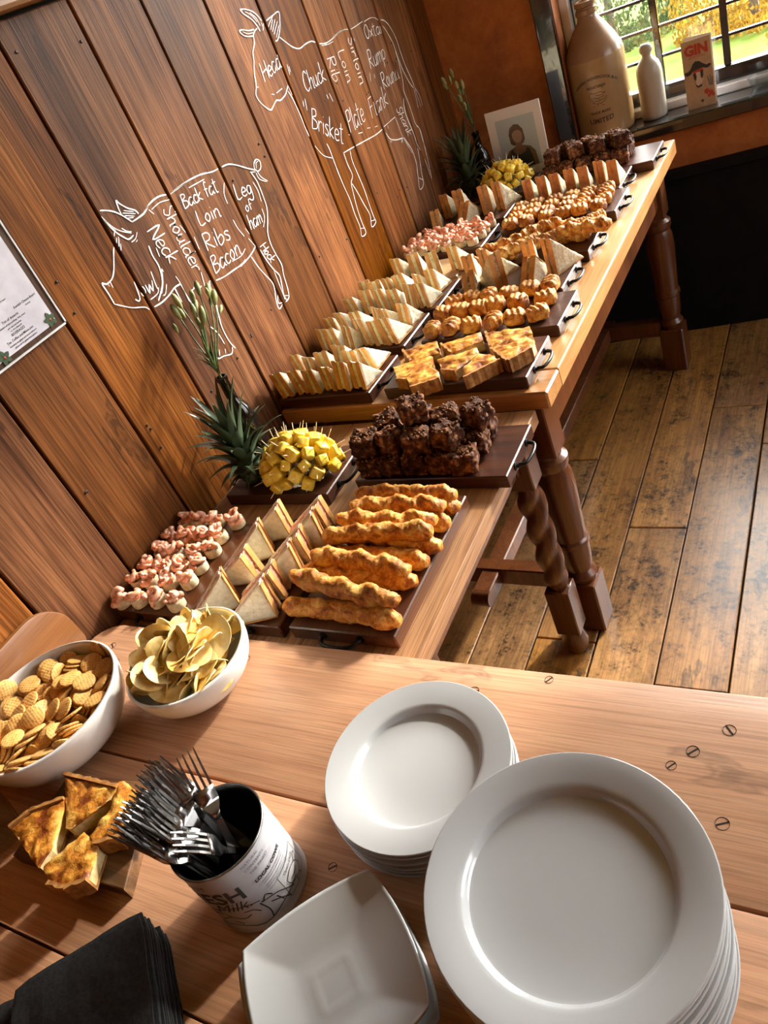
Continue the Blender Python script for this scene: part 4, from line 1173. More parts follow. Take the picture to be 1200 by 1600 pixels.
# settled heap: place and tilt of each cracker about the bowl's centre
CRACKERS = [(0.0048,-0.0071,0.0182,0.18,-0.15,-1.87), (0.0387,0.0012,0.0185,-0.14,-0.15,1.37), (0.0111,0.0533,0.0188,0.09,-0.32,-1.1), (-0.0317,-0.0151,0.0197,0.06,-0.15,-3.07), (0.0839,0.0029,0.0202,-0.09,-0.57,0.09), (-0.0788,-0.0329,0.0202,2.73,0.44,-0.32), (0.0398,0.0722,0.0202,-0.2,-0.53,1.73), (0.0523,0.0596,0.0202,-0.49,0.31,-2.85), (0.03,-0.0607,0.0202,0.25,0.01,-2.76), (0.0551,-0.0656,0.0206,-0.31,0.53,1.66), (0.0217,-0.0828,0.0206,-0.12,0.59,1.62), (0.0397,0.0385,0.0209,0.11,0.12,-2.42), (-0.0306,-0.0807,0.0211,0.62,0.07,2.66), (0.0088,0.0863,0.0213,-0.56,0.27,-2.81), (-0.023,0.0213,0.0215,-0.01,0.07,1.26), (-0.0798,0.0155,0.0216,0.04,-0.65,-3), (-0.0021,0.0518,0.0216,0.31,3.03,0.52), (-0.0866,0.0024,0.0217,0.63,0.01,1.68), (-0.0525,-0.0535,0.022,0.08,-0.03,1.51), (0.064,-0.0251,0.0226,-0.05,0.13,0.87), (0.0008,-0.0042,0.0226,-0.21,0.08,1.02), (0.0116,-0.0434,0.0228,-0,0.11,1.05), (-0.0128,0.0553,0.0232,0.32,-0.1,-1.94), (-0.024,0.0651,0.0233,-0.16,0.35,2.08), (0.0708,0.019,0.0236,0.17,0.01,-1.45), (-0.0743,0.0516,0.0241,0.19,-0.67,2.28), (0.0333,0.0151,0.0242,0.11,-0.18,-0.19), (-0.0761,0.0168,0.0253,-0.6,0.2,-1.07), (-0.0671,0.0519,0.0262,0.1,0.68,-0.43), (0.0458,-0.0573,0.0262,0.14,0.16,2.62), (0.0719,0.0497,0.0264,-0.31,-0.49,1.6), (0.0274,-0.0212,0.0264,-2.83,0.1,1.2), (-0.058,0.0098,0.0266,-0.29,-0.28,-2.73), (-0.0036,0.0144,0.0269,0.08,0.03,2.44), (-0.0489,-0.0575,0.027,-0.13,0,-1.91), (0.004,-0.0868,0.0271,0.09,2.67,-1.06), (0.0057,0.0854,0.0272,-2.62,-0.3,0.39), (-0.0671,-0.0243,0.0273,0.34,0.1,2.04), (0.0634,-0.007,0.028,0.02,-0.09,-0.48), (-0.0254,-0.045,0.0283,-0.02,0.24,0.45), (-0.0653,0.0365,0.0283,-3.04,0.83,-0.22), (-0.0529,0.0503,0.0285,0.05,-2.21,-0.23), (-0.0494,-0.0172,0.0287,3.03,0.21,-0.13), (0.0197,0.0549,0.0287,-0.19,-0.27,-1.72), (-0.0837,-0.034,0.029,0.49,-0.31,2.61), (-0.0515,0.081,0.0291,-0.02,-0.8,2.19), (0.0335,0.0153,0.0297,0.13,-0.18,-0.36), (-0.0041,-0.0833,0.0301,2.83,0.37,1.1), (-0.033,-0.013,0.0304,0.2,-0.36,-3.12), (0.0785,0.0274,0.0307,0.18,0.01,-1.41), (0.0356,-0.0567,0.0307,0.08,0.2,2.37), (-0.0419,0.0199,0.0312,0.16,0.27,1.19), (0.0516,-0.0205,0.0319,-0.06,-0.23,1), (0.001,0.0244,0.0323,0.07,0.04,1.18), (0.0238,0.0581,0.0325,-0.28,0.18,-0.24), (0,-0.0462,0.0326,-0.23,0.18,-0.59), (-0.0194,-0.048,0.0331,-2.86,0.08,1.64), (-0.0386,-0.0789,0.0331,-0.06,-2.95,1.32), (0.0809,-0.0522,0.0333,0.58,0.64,-3.13), (-0.0343,0.0275,0.0335,0.24,-2.9,-0.03), (-0.0227,-0.0163,0.0337,0.12,-2.74,0.36), (0.0045,0.0866,0.034,0.23,0.55,-1.23), (-0.0048,-0.0724,0.0342,-0.56,0.54,0.61), (0.0574,0.0414,0.0343,-0.41,0.23,2.52), (0.0628,0.0582,0.0346,-0.3,-0.37,1.15), (-0.0623,-0.0498,0.0349,-0.01,0.16,-0.44), (0.0754,0.0069,0.0354,0.18,0.02,-1.71), (0.0407,-0.0509,0.0356,2.94,-0.04,0.19), (0.0365,0.0153,0.0357,-0.2,0.01,1.83), (0.0283,0.063,0.0357,-0.3,0.18,-0.23), (0.0157,-0.017,0.0359,-2.91,0.24,0.77), (-0.0516,0.0546,0.0362,0.81,-0.54,1.86), (-0.0084,-0.0213,0.0362,-0.24,-0.32,-1.7), (-0.041,0.0827,0.0363,-0.96,-0.39,-2.82), (-0.0861,-0.0213,0.0365,2.85,-0.11,-0.79), (-0.0211,0.1005,0.0374,-0.83,-0.51,2.95), (0.0971,-0.0022,0.0375,0.54,0.41,-2.44), (0.0017,0.0199,0.0377,0.06,-0.08,2.66), (0.0921,-0.0282,0.0378,0.18,-2.32,2.1), (-0.0226,0.0614,0.0378,0.21,-0.34,-2.71), (-0.0677,-0.0032,0.0379,0.2,0.23,1.06), (0.0396,-0.091,0.0381,0.52,0.52,2.84), (-0.0423,-0.077,0.0382,0.2,0.01,2.56), (-0.0776,-0.0691,0.0388,2.52,0.79,-0.06), (-0.0279,0.0433,0.0388,-0.33,0.04,-0.62), (0.088,-0.0434,0.039,-0.37,0.77,1.77), (-0.0456,0.0609,0.0392,-2.24,-0.28,1.58), (0.0477,-0.0385,0.0392,3.06,-0.18,-0.69), (-0.0352,0.0278,0.0393,-0.16,-2.85,1.35), (0.0329,0.0659,0.0395,-0.3,0.15,-0.31), (-0.0191,-0.0057,0.0396,-0.25,-0.36,-1.07), (0.019,-0.0157,0.04,0.17,-0.3,2.62), (0.0781,-0.0357,0.0401,-0.58,-0.65,0.05), (0.0142,-0.0531,0.0405,-0.06,0.05,2.28), (-0.0217,0.0686,0.0407,-0.41,-0.01,-0.58), (-0.0549,-0.0379,0.0412,0.33,-2.8,0.08), (0.0058,0.0559,0.0418,0.49,-0.68,-0.97), (0.0116,0.0208,0.0418,-0.08,0.13,-0.25), (0.0482,-0.0261,0.0423,0.22,0.13,2.82), (-0.0086,-0.0922,0.0425,0.04,2.55,-1.49), (-0.0601,-0.0635,0.0429,0,-2.92,1.02), (-0.0077,-0.0575,0.0431,-0.09,0.13,2.53), (-0.1011,0.0344,0.0433,-1.01,-0.21,-2.03), (-0.0692,0.0185,0.0433,0.15,-0.09,2.3), (0.0407,0.0294,0.0437,0.45,0.13,2.64), (-0.0738,0.0684,0.0441,-0.4,-0.54,-3.01), (-0.0209,0.0737,0.0446,-0.15,0.38,0.6), (0.0643,-0.0722,0.0449,0.4,-0.72,-1.43), (-0.0989,-0.0009,0.0451,0.46,-2.94,-1.27), (0.0271,-0.097,0.0451,-0.66,0.05,0.55), (0.0077,0.0939,0.0452,-0.02,-0.56,1.53), (0.0327,0.0981,0.0453,-0.91,-0.65,2.18), (0.0464,0.0977,0.0454,0.75,0.82,-1.13), (-0.0198,-0.1062,0.0454,-1.02,-0.34,-0.39), (-0.0879,0.0339,0.0454,0.93,-0,1.33), (0.0418,-0.0182,0.0454,0.18,0.25,2.39), (-0.0216,-0.0516,0.0459,-0.17,0.16,2.16), (0.0616,0.0116,0.0459,2.15,-0.5,1.11), (-0.038,-0.008,0.046,0.35,-0.17,-1.98), (0.0366,-0.006,0.0466,0.05,0.35,1.83), (0.066,0.0584,0.0467,-0.18,0.35,2.98), (-0.0948,0.0393,0.0469,-0.9,-2.65,0.96), (-0.0614,-0.0299,0.047,0.39,2.9,-1.41), (0.0268,-0.0688,0.0476,-0.56,-0.73,2.43), (0.0775,0.0773,0.0481,0.07,1.08,-2.29), (0.0733,-0.0812,0.0482,-0.82,-0.82,0.12), (0.0825,-0.0311,0.0482,2.33,0.13,0.92), (0.0435,0.0316,0.0482,0.36,-0.32,-2.72), (0.0166,-0.0454,0.0483,0.16,-0.07,2.55), (0.0061,0.0189,0.0483,-0.17,-0.03,-1.3), (0.04,0.0042,0.0485,-0.24,0.32,0.95), (-0.0713,0.0263,0.0488,0.05,0.17,0.5), (0.0528,-0.0511,0.0488,-0.26,-2.94,-0.77), (-0.0884,-0.041,0.0491,0.21,-2.72,-0.71), (-0.0269,-0.0393,0.0495,-0.12,-0.22,0.34), (-0.0226,0.0769,0.0496,0.23,0.32,1.59), (0.0099,0.0915,0.05,-0.38,-0.42,2.29), (-0.0456,-0.0083,0.05,2.77,-0.07,0.55), (0.0281,-0.094,0.0502,0.13,0.64,2.26), (-0.0994,-0.0184,0.0504,0.49,-0.13,1.74), (0.1044,0.0197,0.0507,0.86,0.44,-1.99), (0.0773,-0.0068,0.0507,-2.22,0.65,-0.19), (-0.0258,-0.0675,0.0507,-0.23,-0.45,1.43), (0.0484,0.0861,0.051,-2.54,-0.57,0.57), (0.0918,0.0503,0.0513,1.1,0.36,-1.27), (-0.0758,0.067,0.0515,0.08,-0.64,2.47), (-0.0281,0.0324,0.0516,-0.11,-0.54,-3.09), (0.0374,0.0505,0.0517,0.44,-0.09,3.1), (0.0727,0.0179,0.052,-0.96,0.48,1.81), (-0.03,-0.0753,0.0522,-0.44,-2.91,-1.04), (0.0446,0.0356,0.0524,2.83,-0.34,-1.03), (-0.0171,0.0409,0.0524,2.72,0.46,-0.99), (0.0106,-0.0182,0.0524,0.17,2.98,0.2), (-0.0484,-0.0018,0.0527,0.38,-0.06,-2.26), (0.0799,0.0204,0.0529,0.79,-0.67,-1.07), (0.0871,0.0259,0.0533,0.06,0.95,-3.13), (0.0822,-0.0285,0.0534,-0.31,-0.78,-0.35), (-0.0368,-0.0803,0.0536,-0.1,-0.49,1.2), (-0.0591,0.0319,0.0537,-0.22,0.34,-0.55), (-0.0586,-0.0539,0.0539,-2.87,0.36,0.01), (-0.0529,0.0956,0.054,-0.29,0.96,-1.33), (-0.0888,-0.0472,0.0544,0.35,0.32,0.66), (-0.0214,-0.003,0.0544,0.71,-0.32,2.33), (-0.0474,0.0327,0.0545,0.24,0.32,0.67), (0.0696,0.0649,0.0548,0.32,-0.27,-0.58), (0.0943,0.0198,0.0548,-0.87,0.43,1.86), (-0.0035,0.0686,0.0548,0.01,-0.26,-2.24), (-0.0511,-0.0811,0.055,0.14,-0.49,0.72), (-0.0171,0.0044,0.0551,0.77,-0.08,2.06), (-0.0977,-0.0017,0.0555,-0.44,0.28,-1), (0.1008,0.0152,0.0556,-0.61,2.36,-0.82), (0.0163,0.0689,0.0561,0.34,-0.18,2.66), (0.0348,0.0655,0.0562,2.74,0.03,-0.98), (-0.0886,-0.0063,0.0564,-0.43,-0.36,-2.25), (0.0344,-0.0427,0.0567,-3.05,0.28,-1.23), (-0.0829,-0.0573,0.0571,-0.31,0.42,-0.75), (0.0547,-0.0817,0.0573,0.13,-0.63,-1.31), (0.0208,-0.089,0.0577,0.6,-2.86,0.85), (0.0045,-0.0771,0.0579,-2.52,-0.24,-1.53), (-0.023,0.0831,0.0579,2.68,0.39,0.71), (0.0218,-0.0998,0.0583,-0.49,-0.43,-0.15), (-0.0763,0.0677,0.0587,0.01,-0.63,2.59), (-0.0824,-0.0051,0.0588,-0.55,0.14,-1.4), (0.0179,0.032,0.0589,-0.14,0.34,3.09), (-0.012,-0.1046,0.0594,0.4,-0.61,-2.1), (0.0868,-0.0626,0.0596,0.68,-2.82,1.12), (0.0024,0.0319,0.0596,-2.81,0.04,-1.55), (-0.0596,-0.0783,0.0597,0.4,-0.33,0.07), (-0.0232,0.0898,0.0598,2.58,-0.18,-0.24), (-0.0877,0.0325,0.0599,0.36,0.03,1.5), (0.0375,0.069,0.0599,0.39,-0.12,2.38), (0.0542,-0.0285,0.0599,-0.48,0.44,-0.25), (-0.0552,-0.0478,0.06,-0.43,-0.12,-2.49), (0.0528,0.0351,0.0606,-0.29,-0.34,-1.83), (-0.0574,-0.019,0.0608,0.06,0.39,-1.75), (0.0566,-0.0763,0.061,0.62,-0.1,-2.54), (0.1089,-0.016,0.0611,-0.53,-0.81,0.63), (0.0884,-0.0226,0.0612,-0.03,-0.8,-0.79), (-0.0578,0.0075,0.0614,0.07,0.21,-1.68), (0.0073,0.0034,0.0614,-0.41,0.16,2.81), (-0.0413,0.0652,0.0616,1.6,0.34,1.76), (0.0068,-0.0536,0.0617,0.38,0.31,-2.85), (0.076,0.0595,0.0624,0.07,0.39,-2.6), (0.0618,-0.0645,0.0625,0.14,2.61,-0.86), (-0.0421,-0.0905,0.0626,-0.68,2.73,0.76), (-0.0377,-0.0338,0.0627,0.01,-0.48,2.54), (-0.0611,0.0655,0.0628,-0.3,-0.51,-2.97), (0.1024,0.054,0.0629,-2.01,0.76,-1.4), (-0.0232,0.0968,0.063,-0.08,0.49,1.38), (0.0309,0.0079,0.063,-0.23,0.27,-2.84), (-0.0715,0.0696,0.0632,-3.1,0.65,-0.42), (0.0119,0.0941,0.0632,-0.28,-0.17,-2.57), (0.0298,-0.0835,0.0633,0.62,0.25,-3.02), (0.0588,0.0008,0.0635,-2.57,-0.01,-2.09), (0.0096,-0.0376,0.0638,0.11,2.68,-0.49), (-0.0224,-0.057,0.064,-0.13,-0.09,-1.07), (0.0817,-0.0226,0.0641,0.77,-0.24,-2.16), (-0.0156,-0.0165,0.0642,-3.05,0.57,-0.46), (0.0527,0.0876,0.0647,0.22,-0.23,1.19), (-0.0163,0.0527,0.0648,0.13,-0.11,-2.79), (0.0088,0.1162,0.0657,0.87,-1.12,0.58), (0.0705,0.0589,0.0658,0.38,-0.14,-0.9), (-0.0825,0.0349,0.0663,0.03,0.18,0.35), (0.0758,-0.0221,0.0676,2.8,-0.73,-0.36), (0.001,0.0572,0.0679,-0.13,-0.13,-1.4), (0.0371,0.0554,0.0683,-0.2,-0.3,-2.1), (0.0527,-0.1045,0.0688,0.16,-1.32,-1.24), (0.0981,-0.047,0.0689,2.01,0.23,0.62), (-0.1167,0.0143,0.0705,1.81,-0.46,-1.81), (0.0919,0.0285,0.0707,0.18,-0.08,-2.1)]
for x, y, z, rx, ry, rz in CRACKERS:
    o = obj('cracker', CR, None, (CB[0] + x * 1.02, CB[1] + y * 1.02, ZF + .010 + z), (rx, ry, rz))
    tag(o, 'small round toasted cracker heaped in the large white bowl', 'cracker', 'crackers in the white bowl')


def chip_mesh(seed):
    r = random.Random(seed)
    rx, ry = r.uniform(.022, .030), r.uniform(.017, .022)
    bend, tw = r.uniform(.10, .36) / .02, r.uniform(-5, 5)
    rings, seg = 5, 22
    vs_, fs_ = [], []
    for side in (0, 1):
        vs_.append((0, 0, .0006 if side == 0 else -.0006))
        for i in range(1, rings + 1):
            for k in range(seg):
                a = 2 * PI * k / seg
                q = i / rings
                wob = 1 + .07 * noise.noise(Vector((math.cos(a) * 1.4, math.sin(a) * 1.4, seed)))
                x, y = rx * q * math.cos(a) * wob, ry * q * math.sin(a) * wob
                z = bend * x * x * .45 - bend * .35 * y * y + tw * x * y + .0016 * noise.noise(Vector((x * 120, y * 120, seed)))
                vs_.append((x, y, z + (.0006 if side == 0 else -.0006)))
    off = 1 + rings * seg
    for s in (0, 1):
        o = s * off
        for k in range(seg):
            k2 = (k + 1) % seg
            t = (o, o + 1 + k, o + 1 + k2)
            fs_.append(t if s == 0 else t[::-1])
            for i in range(rings - 1):
                q = (o + 1 + i * seg + k, o + 1 + (i + 1) * seg + k, o + 1 + (i + 1) * seg + k2, o + 1 + i * seg + k2)
                fs_.append(q if s == 0 else q[::-1])
    e = 1 + (rings - 1) * seg
    for k in range(seg):
        k2 = (k + 1) % seg
        fs_.append((e + k, e + k2, off + e + k2, off + e + k)[::-1])
    return MB().add(vs_, fs_).mesh('potato_crisp', M_CHIP, True, 1.0)


CH = [chip_mesh(s) for s in range(6)]
r = random.Random(5)
for k in range(84):
    layer = 0 if k < 26 else (1 if k < 56 else 2)
    Rm = (.068, .080, .066)[layer]
    rad = Rm * math.sqrt(r.random())
    a = r.uniform(0, 2 * PI)
    z = ZF + (.042, .060, .077)[layer] + .020 * (1 - (rad / .085) ** 2)
    o = obj('potato_crisp', CH[k % 6], None, (PB[0] + rad * math.cos(a), PB[1] + rad * math.sin(a), z), (r.uniform(-.8, 1.1), r.uniform(-.9, .9), r.uniform(0, 6)), r.uniform(1.0, 1.4))
    tag(o, 'thin wavy potato crisp heaped in the smaller white bowl', 'crisp', 'crisps in the white bowl')

# ------------------------------------------------------------------ quiche on a dark block
def jag(poly, step=.006, amp=.0012, seed=0):
    out = []
    n = len(poly)
    for i in range(n):
        a, b = Vector(poly[i]), Vector(poly[(i + 1) % n])
        m = max(1, int((b - a).length / step))
        nr = Vector(((b - a).y, -(b - a).x)).normalized() if (b - a).length else Vector((0, 0))
        for k in range(m):
            p = a + (b - a) * (k / m)
            out.append(tuple(p + nr * (amp * noise.noise(Vector((p.x * 190, p.y * 190, seed))))))
    return out


def ccw(poly):
    s = sum(poly[i][0] * poly[(i + 1) % len(poly)][1] - poly[(i + 1) % len(poly)][0] * poly[i][1] for i in range(len(poly)))
    return poly if s > 0 else poly[::-1]


def quiche(label, group, poly, z0, z1, crust, seed, shrink=.97, fit=1.0):
    """poly: outline seen from above; crust: sides (by their midpoints) that carry the pastry wall"""
    c = Vector((sum(p[0] for p in poly) / len(poly), sum(p[1] for p in poly) / len(poly)))
    loc = [((p[0] - c.x) * fit, (p[1] - c.y) * fit) for p in poly]
    t = thing('quiche_slice', label, 'quiche', group, (c.x, c.y, z0))
    H = z1 - z0
    ordered = ccw(loc)
    rev = ordered is not loc
    obj('custard', MB().prism(jag([(x * shrink, y * shrink) for x, y in ordered], seed=seed), .003, H - .003).mesh('custard', M_QSIDE, False), t)
    # browned top: an uneven skin
    mb = MB()
    ring = jag(ordered, .005, .0015, seed + 3)
    n = len(ring)
    vs_, fs_ = [], []
    lv = [1.0, .8, .55, .28]
    for q in lv:
        for x, y in ring:
            hz = H - (.0022 if q == 1 else 0) + .0040 * noise.noise(Vector((x * q * 75, y * q * 75, seed)))
            vs_.append((x * q, y * q, hz))
    vs_.append((0, 0, H + .001))
    for i in range(len(lv) - 1):
        for k in range(n):
            k2 = (k + 1) % n
            fs_.append((i * n + k, i * n + k2, (i + 1) * n + k2, (i + 1) * n + k))
    for k in range(n):
        fs_.append(((len(lv) - 1) * n + k, (len(lv) - 1) * n + (k + 1) % n, len(lv) * n))
    b0 = len(vs_)
    for x, y in ring:
        vs_.append((x, y, H - .0055))
    for k in range(n):
        fs_.append((b0 + k, b0 + (k + 1) % n, (k + 1) % n, k))
    mb.add(vs_, fs_)
    obj('browned_top', mb.mesh('browned_top', M_QTOP, True, 1.1), t)
    base = jag([(x * 1.0, y * 1.0) for x, y in ordered], .006, .001, seed + 9)
    mb = MB().prism(base, 0, .0035)
    m = len(loc)
    for e in crust:
        a, b = Vector(loc[e]), Vector(loc[(e + 1) % m])
        d = (b - a)
        nr = Vector((d.y, -d.x)).normalized()
        if nr.dot((a + b) / 2) < 0:
            nr = -nr
        k_ = max(3, int(d.length / .006))
        o_, i_ = [], []
        for k in range(k_ + 1):
            p = a + d * (k / k_)
            w = .0012 * math.sin(k * 1.9 + seed)
            o_.append(p + nr * (.0045 + w))
            i_.append(p + nr * (-.001))
        pl = [tuple(p) for p in o_] + [tuple(p) for p in i_[::-1]]
        mb.prism(ccw(pl), 0, H + .0025)
    obj('pastry_crust', mb.mesh('pastry_crust', M_QCRUST, False), t)
    return t


def px_poly(ox, oy, s, pts, z):
    return [tuple(on_z(ox + x / s, oy + y / s, z).xy) for x, y in pts]


qb = thing('quiche_board', 'thick dark wooden block under the quiche wedges on the pine table', 'board', None, (0, 0, ZF + .0004))
cs = [(.230, .291), (.395, .310), (.462, .172), (.238, .163)]
obj('slab', soft_prism(ccw(cs), 0, .021, .002).mesh('slab', W_BLOCK, False), qb)
ZQ = ZF + .0217
for i, (pts, cr, lab) in enumerate((
        ([(65, 1010), (200, 900), (430, 815), (425, 880), (330, 1150), (250, 1270)], (0, 1), 'leftmost quiche wedge on the dark block, crust turned to the glass'),
        ([(425, 650), (600, 690), (785, 735), (740, 810), (470, 1010), (435, 1005), (440, 850)], (0, 1), 'browned quiche wedge at the back of the dark block'),
        ([(800, 690), (830, 680), (985, 830), (955, 1000), (800, 1060), (640, 1105), (600, 1060), (740, 870)], (3, 4), 'quiche wedge nearest the cutlery tin'),
        ([(280, 1270), (430, 1140), (560, 1030), (655, 1130), (585, 1350), (440, 1405), (330, 1370)], (4, 5), 'quiche wedge at the front corner of the dark block'))):
    quiche(lab, 'quiche wedges on the dark block', px_poly(0, 1060, 4.323, pts, ZQ + .026), ZQ, ZQ + .026, cr, i * 3.7)

# ------------------------------------------------------------------ cut glass at the left edge
tg = MB()
prof = [(.0005, .004), (.024, .004), (.028, .0), (.030, .003), (.033, .02), (.0365, .045), (.0385, .072), (.0375, .0745), (.0362, .072), (.0335, .045), (.029, .014), (.0005, .012)]
tg.lathe(prof, 48, None, True, True, lambda a, i, n: 1 + (.035 * (1 if int(a / (2 * PI) * 48) % 3 else -1) if 3 <= i <= 5 else 0))
o = obj('glass_tumbler', tg.mesh('glass_tumbler', M_CLEAR, True, .9), None, (.170, .186, ZF + .0003))
tag(o, 'clear cut-glass tumbler at the left edge beside the quiche', 'glass')

# ------------------------------------------------------------------ cutlery tin with printed label
TC = Vector((.635, .237, ZF + .0003))
TR, TH = .0570, .1216
tin = thing('cutlery_tin', 'white printed milk tin holding a bundle of forks', 'tin', None, TC)
prof = [(TR * .99, 0), (TR * 1.02, .0015), (TR * 1.02, .005), (TR, .007)]
for k in range(38):
    z = .010 + k * .0028
    prof.append((TR * (1 + (.006 * math.sin((z - .06) / .0105 * 2 * PI) if .054 < z < .104 else 0)), z))
prof += [(TR, .1166), (TR * 1.015, .1181), (TR * 1.02, .1206), (TR * 1.0, .1221)]
obj('body', MB().lathe(prof, 64, None, True, False).mesh('body', M_TIN), tin)
obj('lining', MB().lathe([(TR * 1.0, .1219), (TR * .975, .1206), (TR * .965, .112), (TR * .965, .004), (.001, .004)], 64, None, False, True).mesh('lining', M_TIN_IN), tin)
obj('rim', MB().lathe([(TR * 1.012, .1191), (TR * 1.024, .1206), (TR * 1.012, .1228), (TR * .985, .1222), (TR * .985, .1201), (TR * 1.012, .1191)], 64, None, False, False).mesh('rim', M_STEEL), tin)


def wrap_text(txt, size, ang, z, mat, parent, name='lettering', R=TR, tilt=0.0, bold=0.0, spacing=1.0, shear=0.0, lift=.0007, xs=1.0):
    v, f = text_geo(txt, size, 'CENTER', 0, spacing, shear, 2, bold)
    ct, st = math.cos(tilt), math.sin(tilt)
    out = []
    for p in v:
        x, y = p.x * xs * ct - p.y * st, p.x * xs * st + p.y * ct
        a = ang + x / R
        rr = R + lift
        out.append((rr * math.cos(a), rr * math.sin(a), z + y))
    return obj(name, MB().add(out, f).mesh(name, mat, False), parent)


def wrap_line(pts, ang, z, w, mat, parent, name, R=TR, lift=.0007):
    pts = smooth_line(pts, 3)
    vs_, fs_ = [], []
    for i, p in enumerate(pts):
        t = pts[min(i + 1, len(pts) - 1)] - pts[max(i - 1, 0)]
        t = t.normalized() if t.length else Vector((1, 0))
        for s in (1, -1):
            q = p + Vector((-t.y, t.x)) * (s * w / 2)
            a = ang + q.x / R
            vs_.append(((R + lift) * math.cos(a), (R + lift) * math.sin(a), z + q.y))
    for i in range(len(pts) - 1):
        fs_.append((2 * i, 2 * i + 1, 2 * i + 3, 2 * i + 2))
    return MB().add(vs_, fs_)


A0 = math.radians(-62)          # where the big S H stands
wrap_text('FRESH', .030, A0 - .36, .070, M_INK, tin, bold=.0008)
wrap_text('FARM', .012, A0 - .52, .100, M_INK, tin)
wrap_text('Milk.', .023, A0 - .06, .052, M_INK, tin, shear=.35)
wrap_text('LOCAL COWS', .0070, A0 + 1.02, .078, M_INK, tin, bold=.0003)
for k, s_ in enumerate(('NATURAL', 'CONTENTS', 'THE FINEST')):
    wrap_text(s_, .0056, A0 + .80 + .05 * k, .110 - .0078 * k, M_INKGREY, tin)
for k in range(5):
    wrap_text('pasteurised and bottled daily', .0032, A0 + 1.05, .072 - .0046 * k, M_INKGREY, tin)
wrap_text('Open Daily', .0062, A0 + 1.32, .046, M_INK, tin, shear=.3)
mbs = MB()
for pts in ([(-.022, .034), (.022, .034), (.022, -.006), (-.022, -.006), (-.022, .034)], ):
    for a, b in zip(pts[:-1], pts[1:]):
        q = wrap_line([a, ((a[0] + b[0]) / 2, (a[1] + b[1]) / 2), b], A0 + 1.33, .022, .0008, M_INK, tin, 'x')
        mbs.add(q.v, q.f)
for pts in ([(-.012, .004), (-.015, .014), (-.004, .020), (.008, .016), (.012, .006), (.004, -.001), (-.012, .004)], [(.008, .016), (.014, .022), (.018, .018), (.012, .013)], [(-.002, 0), (-.004, -.005)], [(.005, 0), (.006, -.005)], [(-.010, .010), (0, .008), (.006, .012)]):
    q = wrap_line(pts, A0 + 1.33, .022, .0011, M_INK, tin, 'x')
    mbs.add(q.v, q.f)
obj('hen_print', mbs.mesh('hen_print', M_INK, False), tin)
mbs = MB()
for pts in ([(-.06, .0), (-.03, .004), (0, -.006), (.03, .004), (.06, .008)], [(.01, .030), (.014, .012), (.012, -.002)], [(.012, .030), (.030, .024), (.044, .010), (.05, .004)], [(.012, .034), (-.02, .040), (-.05, .034)], [(.014, .028), (.020, .036), (.026, .028)],
            [(.020, .020), (.030, .012), (.040, .0)], [(.028, .020), (.032, .006)], [(-.045, .012), (-.03, .022), (-.015, .016), (-.005, .020)], [(-.05, .026), (-.035, .030), (-.028, .022)], [(-.02, .006), (-.03, .012)], [(-.01, .028), (.0, .026), (.006, .018)]):
    q = wrap_line(pts, A0 + .25, .018, .0015, M_INK, tin, 'x')
    mbs.add(q.v, q.f)
obj('cow_pasture_print', mbs.mesh('cow_pasture_print', M_INK, False), tin)


def fork_parts():
    # along +z, tines up
    def strip(st, th=.0019):
        vs_, fs_ = [], []
        for z, w, y in st:
            vs_ += [(-w, y - th / 2, z), (w, y - th / 2, z), (w, y + th / 2, z), (-w, y + th / 2, z)]
        n = len(st)
        for i in range(n - 1):
            a = 4 * i
            for k in range(4):
                fs_.append((a + k, a + (k + 1) % 4, a + 4 + (k + 1) % 4, a + 4 + k))
        fs_ += [(3, 2, 1, 0), (4 * n - 4, 4 * n - 3, 4 * n - 2, 4 * n - 1)]
        return MB().add(vs_, fs_)
    hd = strip([(0, .0075, 0), (.01, .0095, 0), (.05, .0065, .001), (.09, .004, .002), (.112, .0034, .003)], .0024).mesh('handle', M_STEEL, True, 1.2)
    he = strip([(.112, .0034, .003), (.117, .0040, .0028), (.122, .0055, .0020), (.126, .0080, .0008), (.130, .0100, -.0008), (.135, .0115, -.0026), (.141, .0116, -.0037), (.148, .0116, -.004)], .002).mesh('head', M_STEEL, True, 1.6)
    tn = [strip([(.146, .0016, -.004), (.165, .0013, -.0042), (.182, .0011, -.0025), (.196, .0006, .0008)], .0017) for k in range(4)]
    out = []
    for k in range(4):
        m = tn[k]
        m.v = [(x + (-.0101 + .00673 * k), y, z) for x, y, z in m.v]
        out.append(m.mesh('tine', M_STEEL, False))
    return hd, he, out


FH, FE, FT = fork_parts()
r = random.Random(21)
nf = 0


def fork(base, tip, roll, lab):
    d = (Vector(tip) - Vector(base)).normalized()
    q = d.to_track_quat('Z', 'Y')
    t = thing('fork', lab, 'fork', 'forks in the tin', base)
    t.rotation_mode = 'QUATERNION'
    from mathutils import Quaternion
    t.rotation_quaternion = q @ Quaternion((0, 0, 1), roll)
    obj('handle', FH, t)
    obj('head', FE, t)
    for m in FT:
        obj('tine', m, t)


for k in range(44):
    i, j = k % 8, k // 8
    hx = -.098 + .0105 * i + r.uniform(-.004, .004)
    hy = -.042 + .0135 * j + r.uniform(-.005, .005)
    base = TC + Vector((.036 - .008 * i * .5 + r.uniform(-.006, .006), -.024 + .007 * j + r.uniform(-.006, .006), .006 + r.uniform(0, .02)))
    tip = TC + Vector((hx, hy, .178 + r.uniform(-.012, .012)))
    fork(base, tip, r.uniform(-.35, .35) + PI * (r.random() < .3), 'steel fork standing in the printed tin among the bundle')
fork(TC + Vector((.035, -.03, .03)), TC + Vector((-.035, .055, .235)), .5, 'single steel fork rising above the others at the back of the tin')
fork(TC + Vector((.030, .035, .01)), TC + Vector((.018, -.040, .175)), 2.4, 'steel fork lying low against the front rim of the tin')

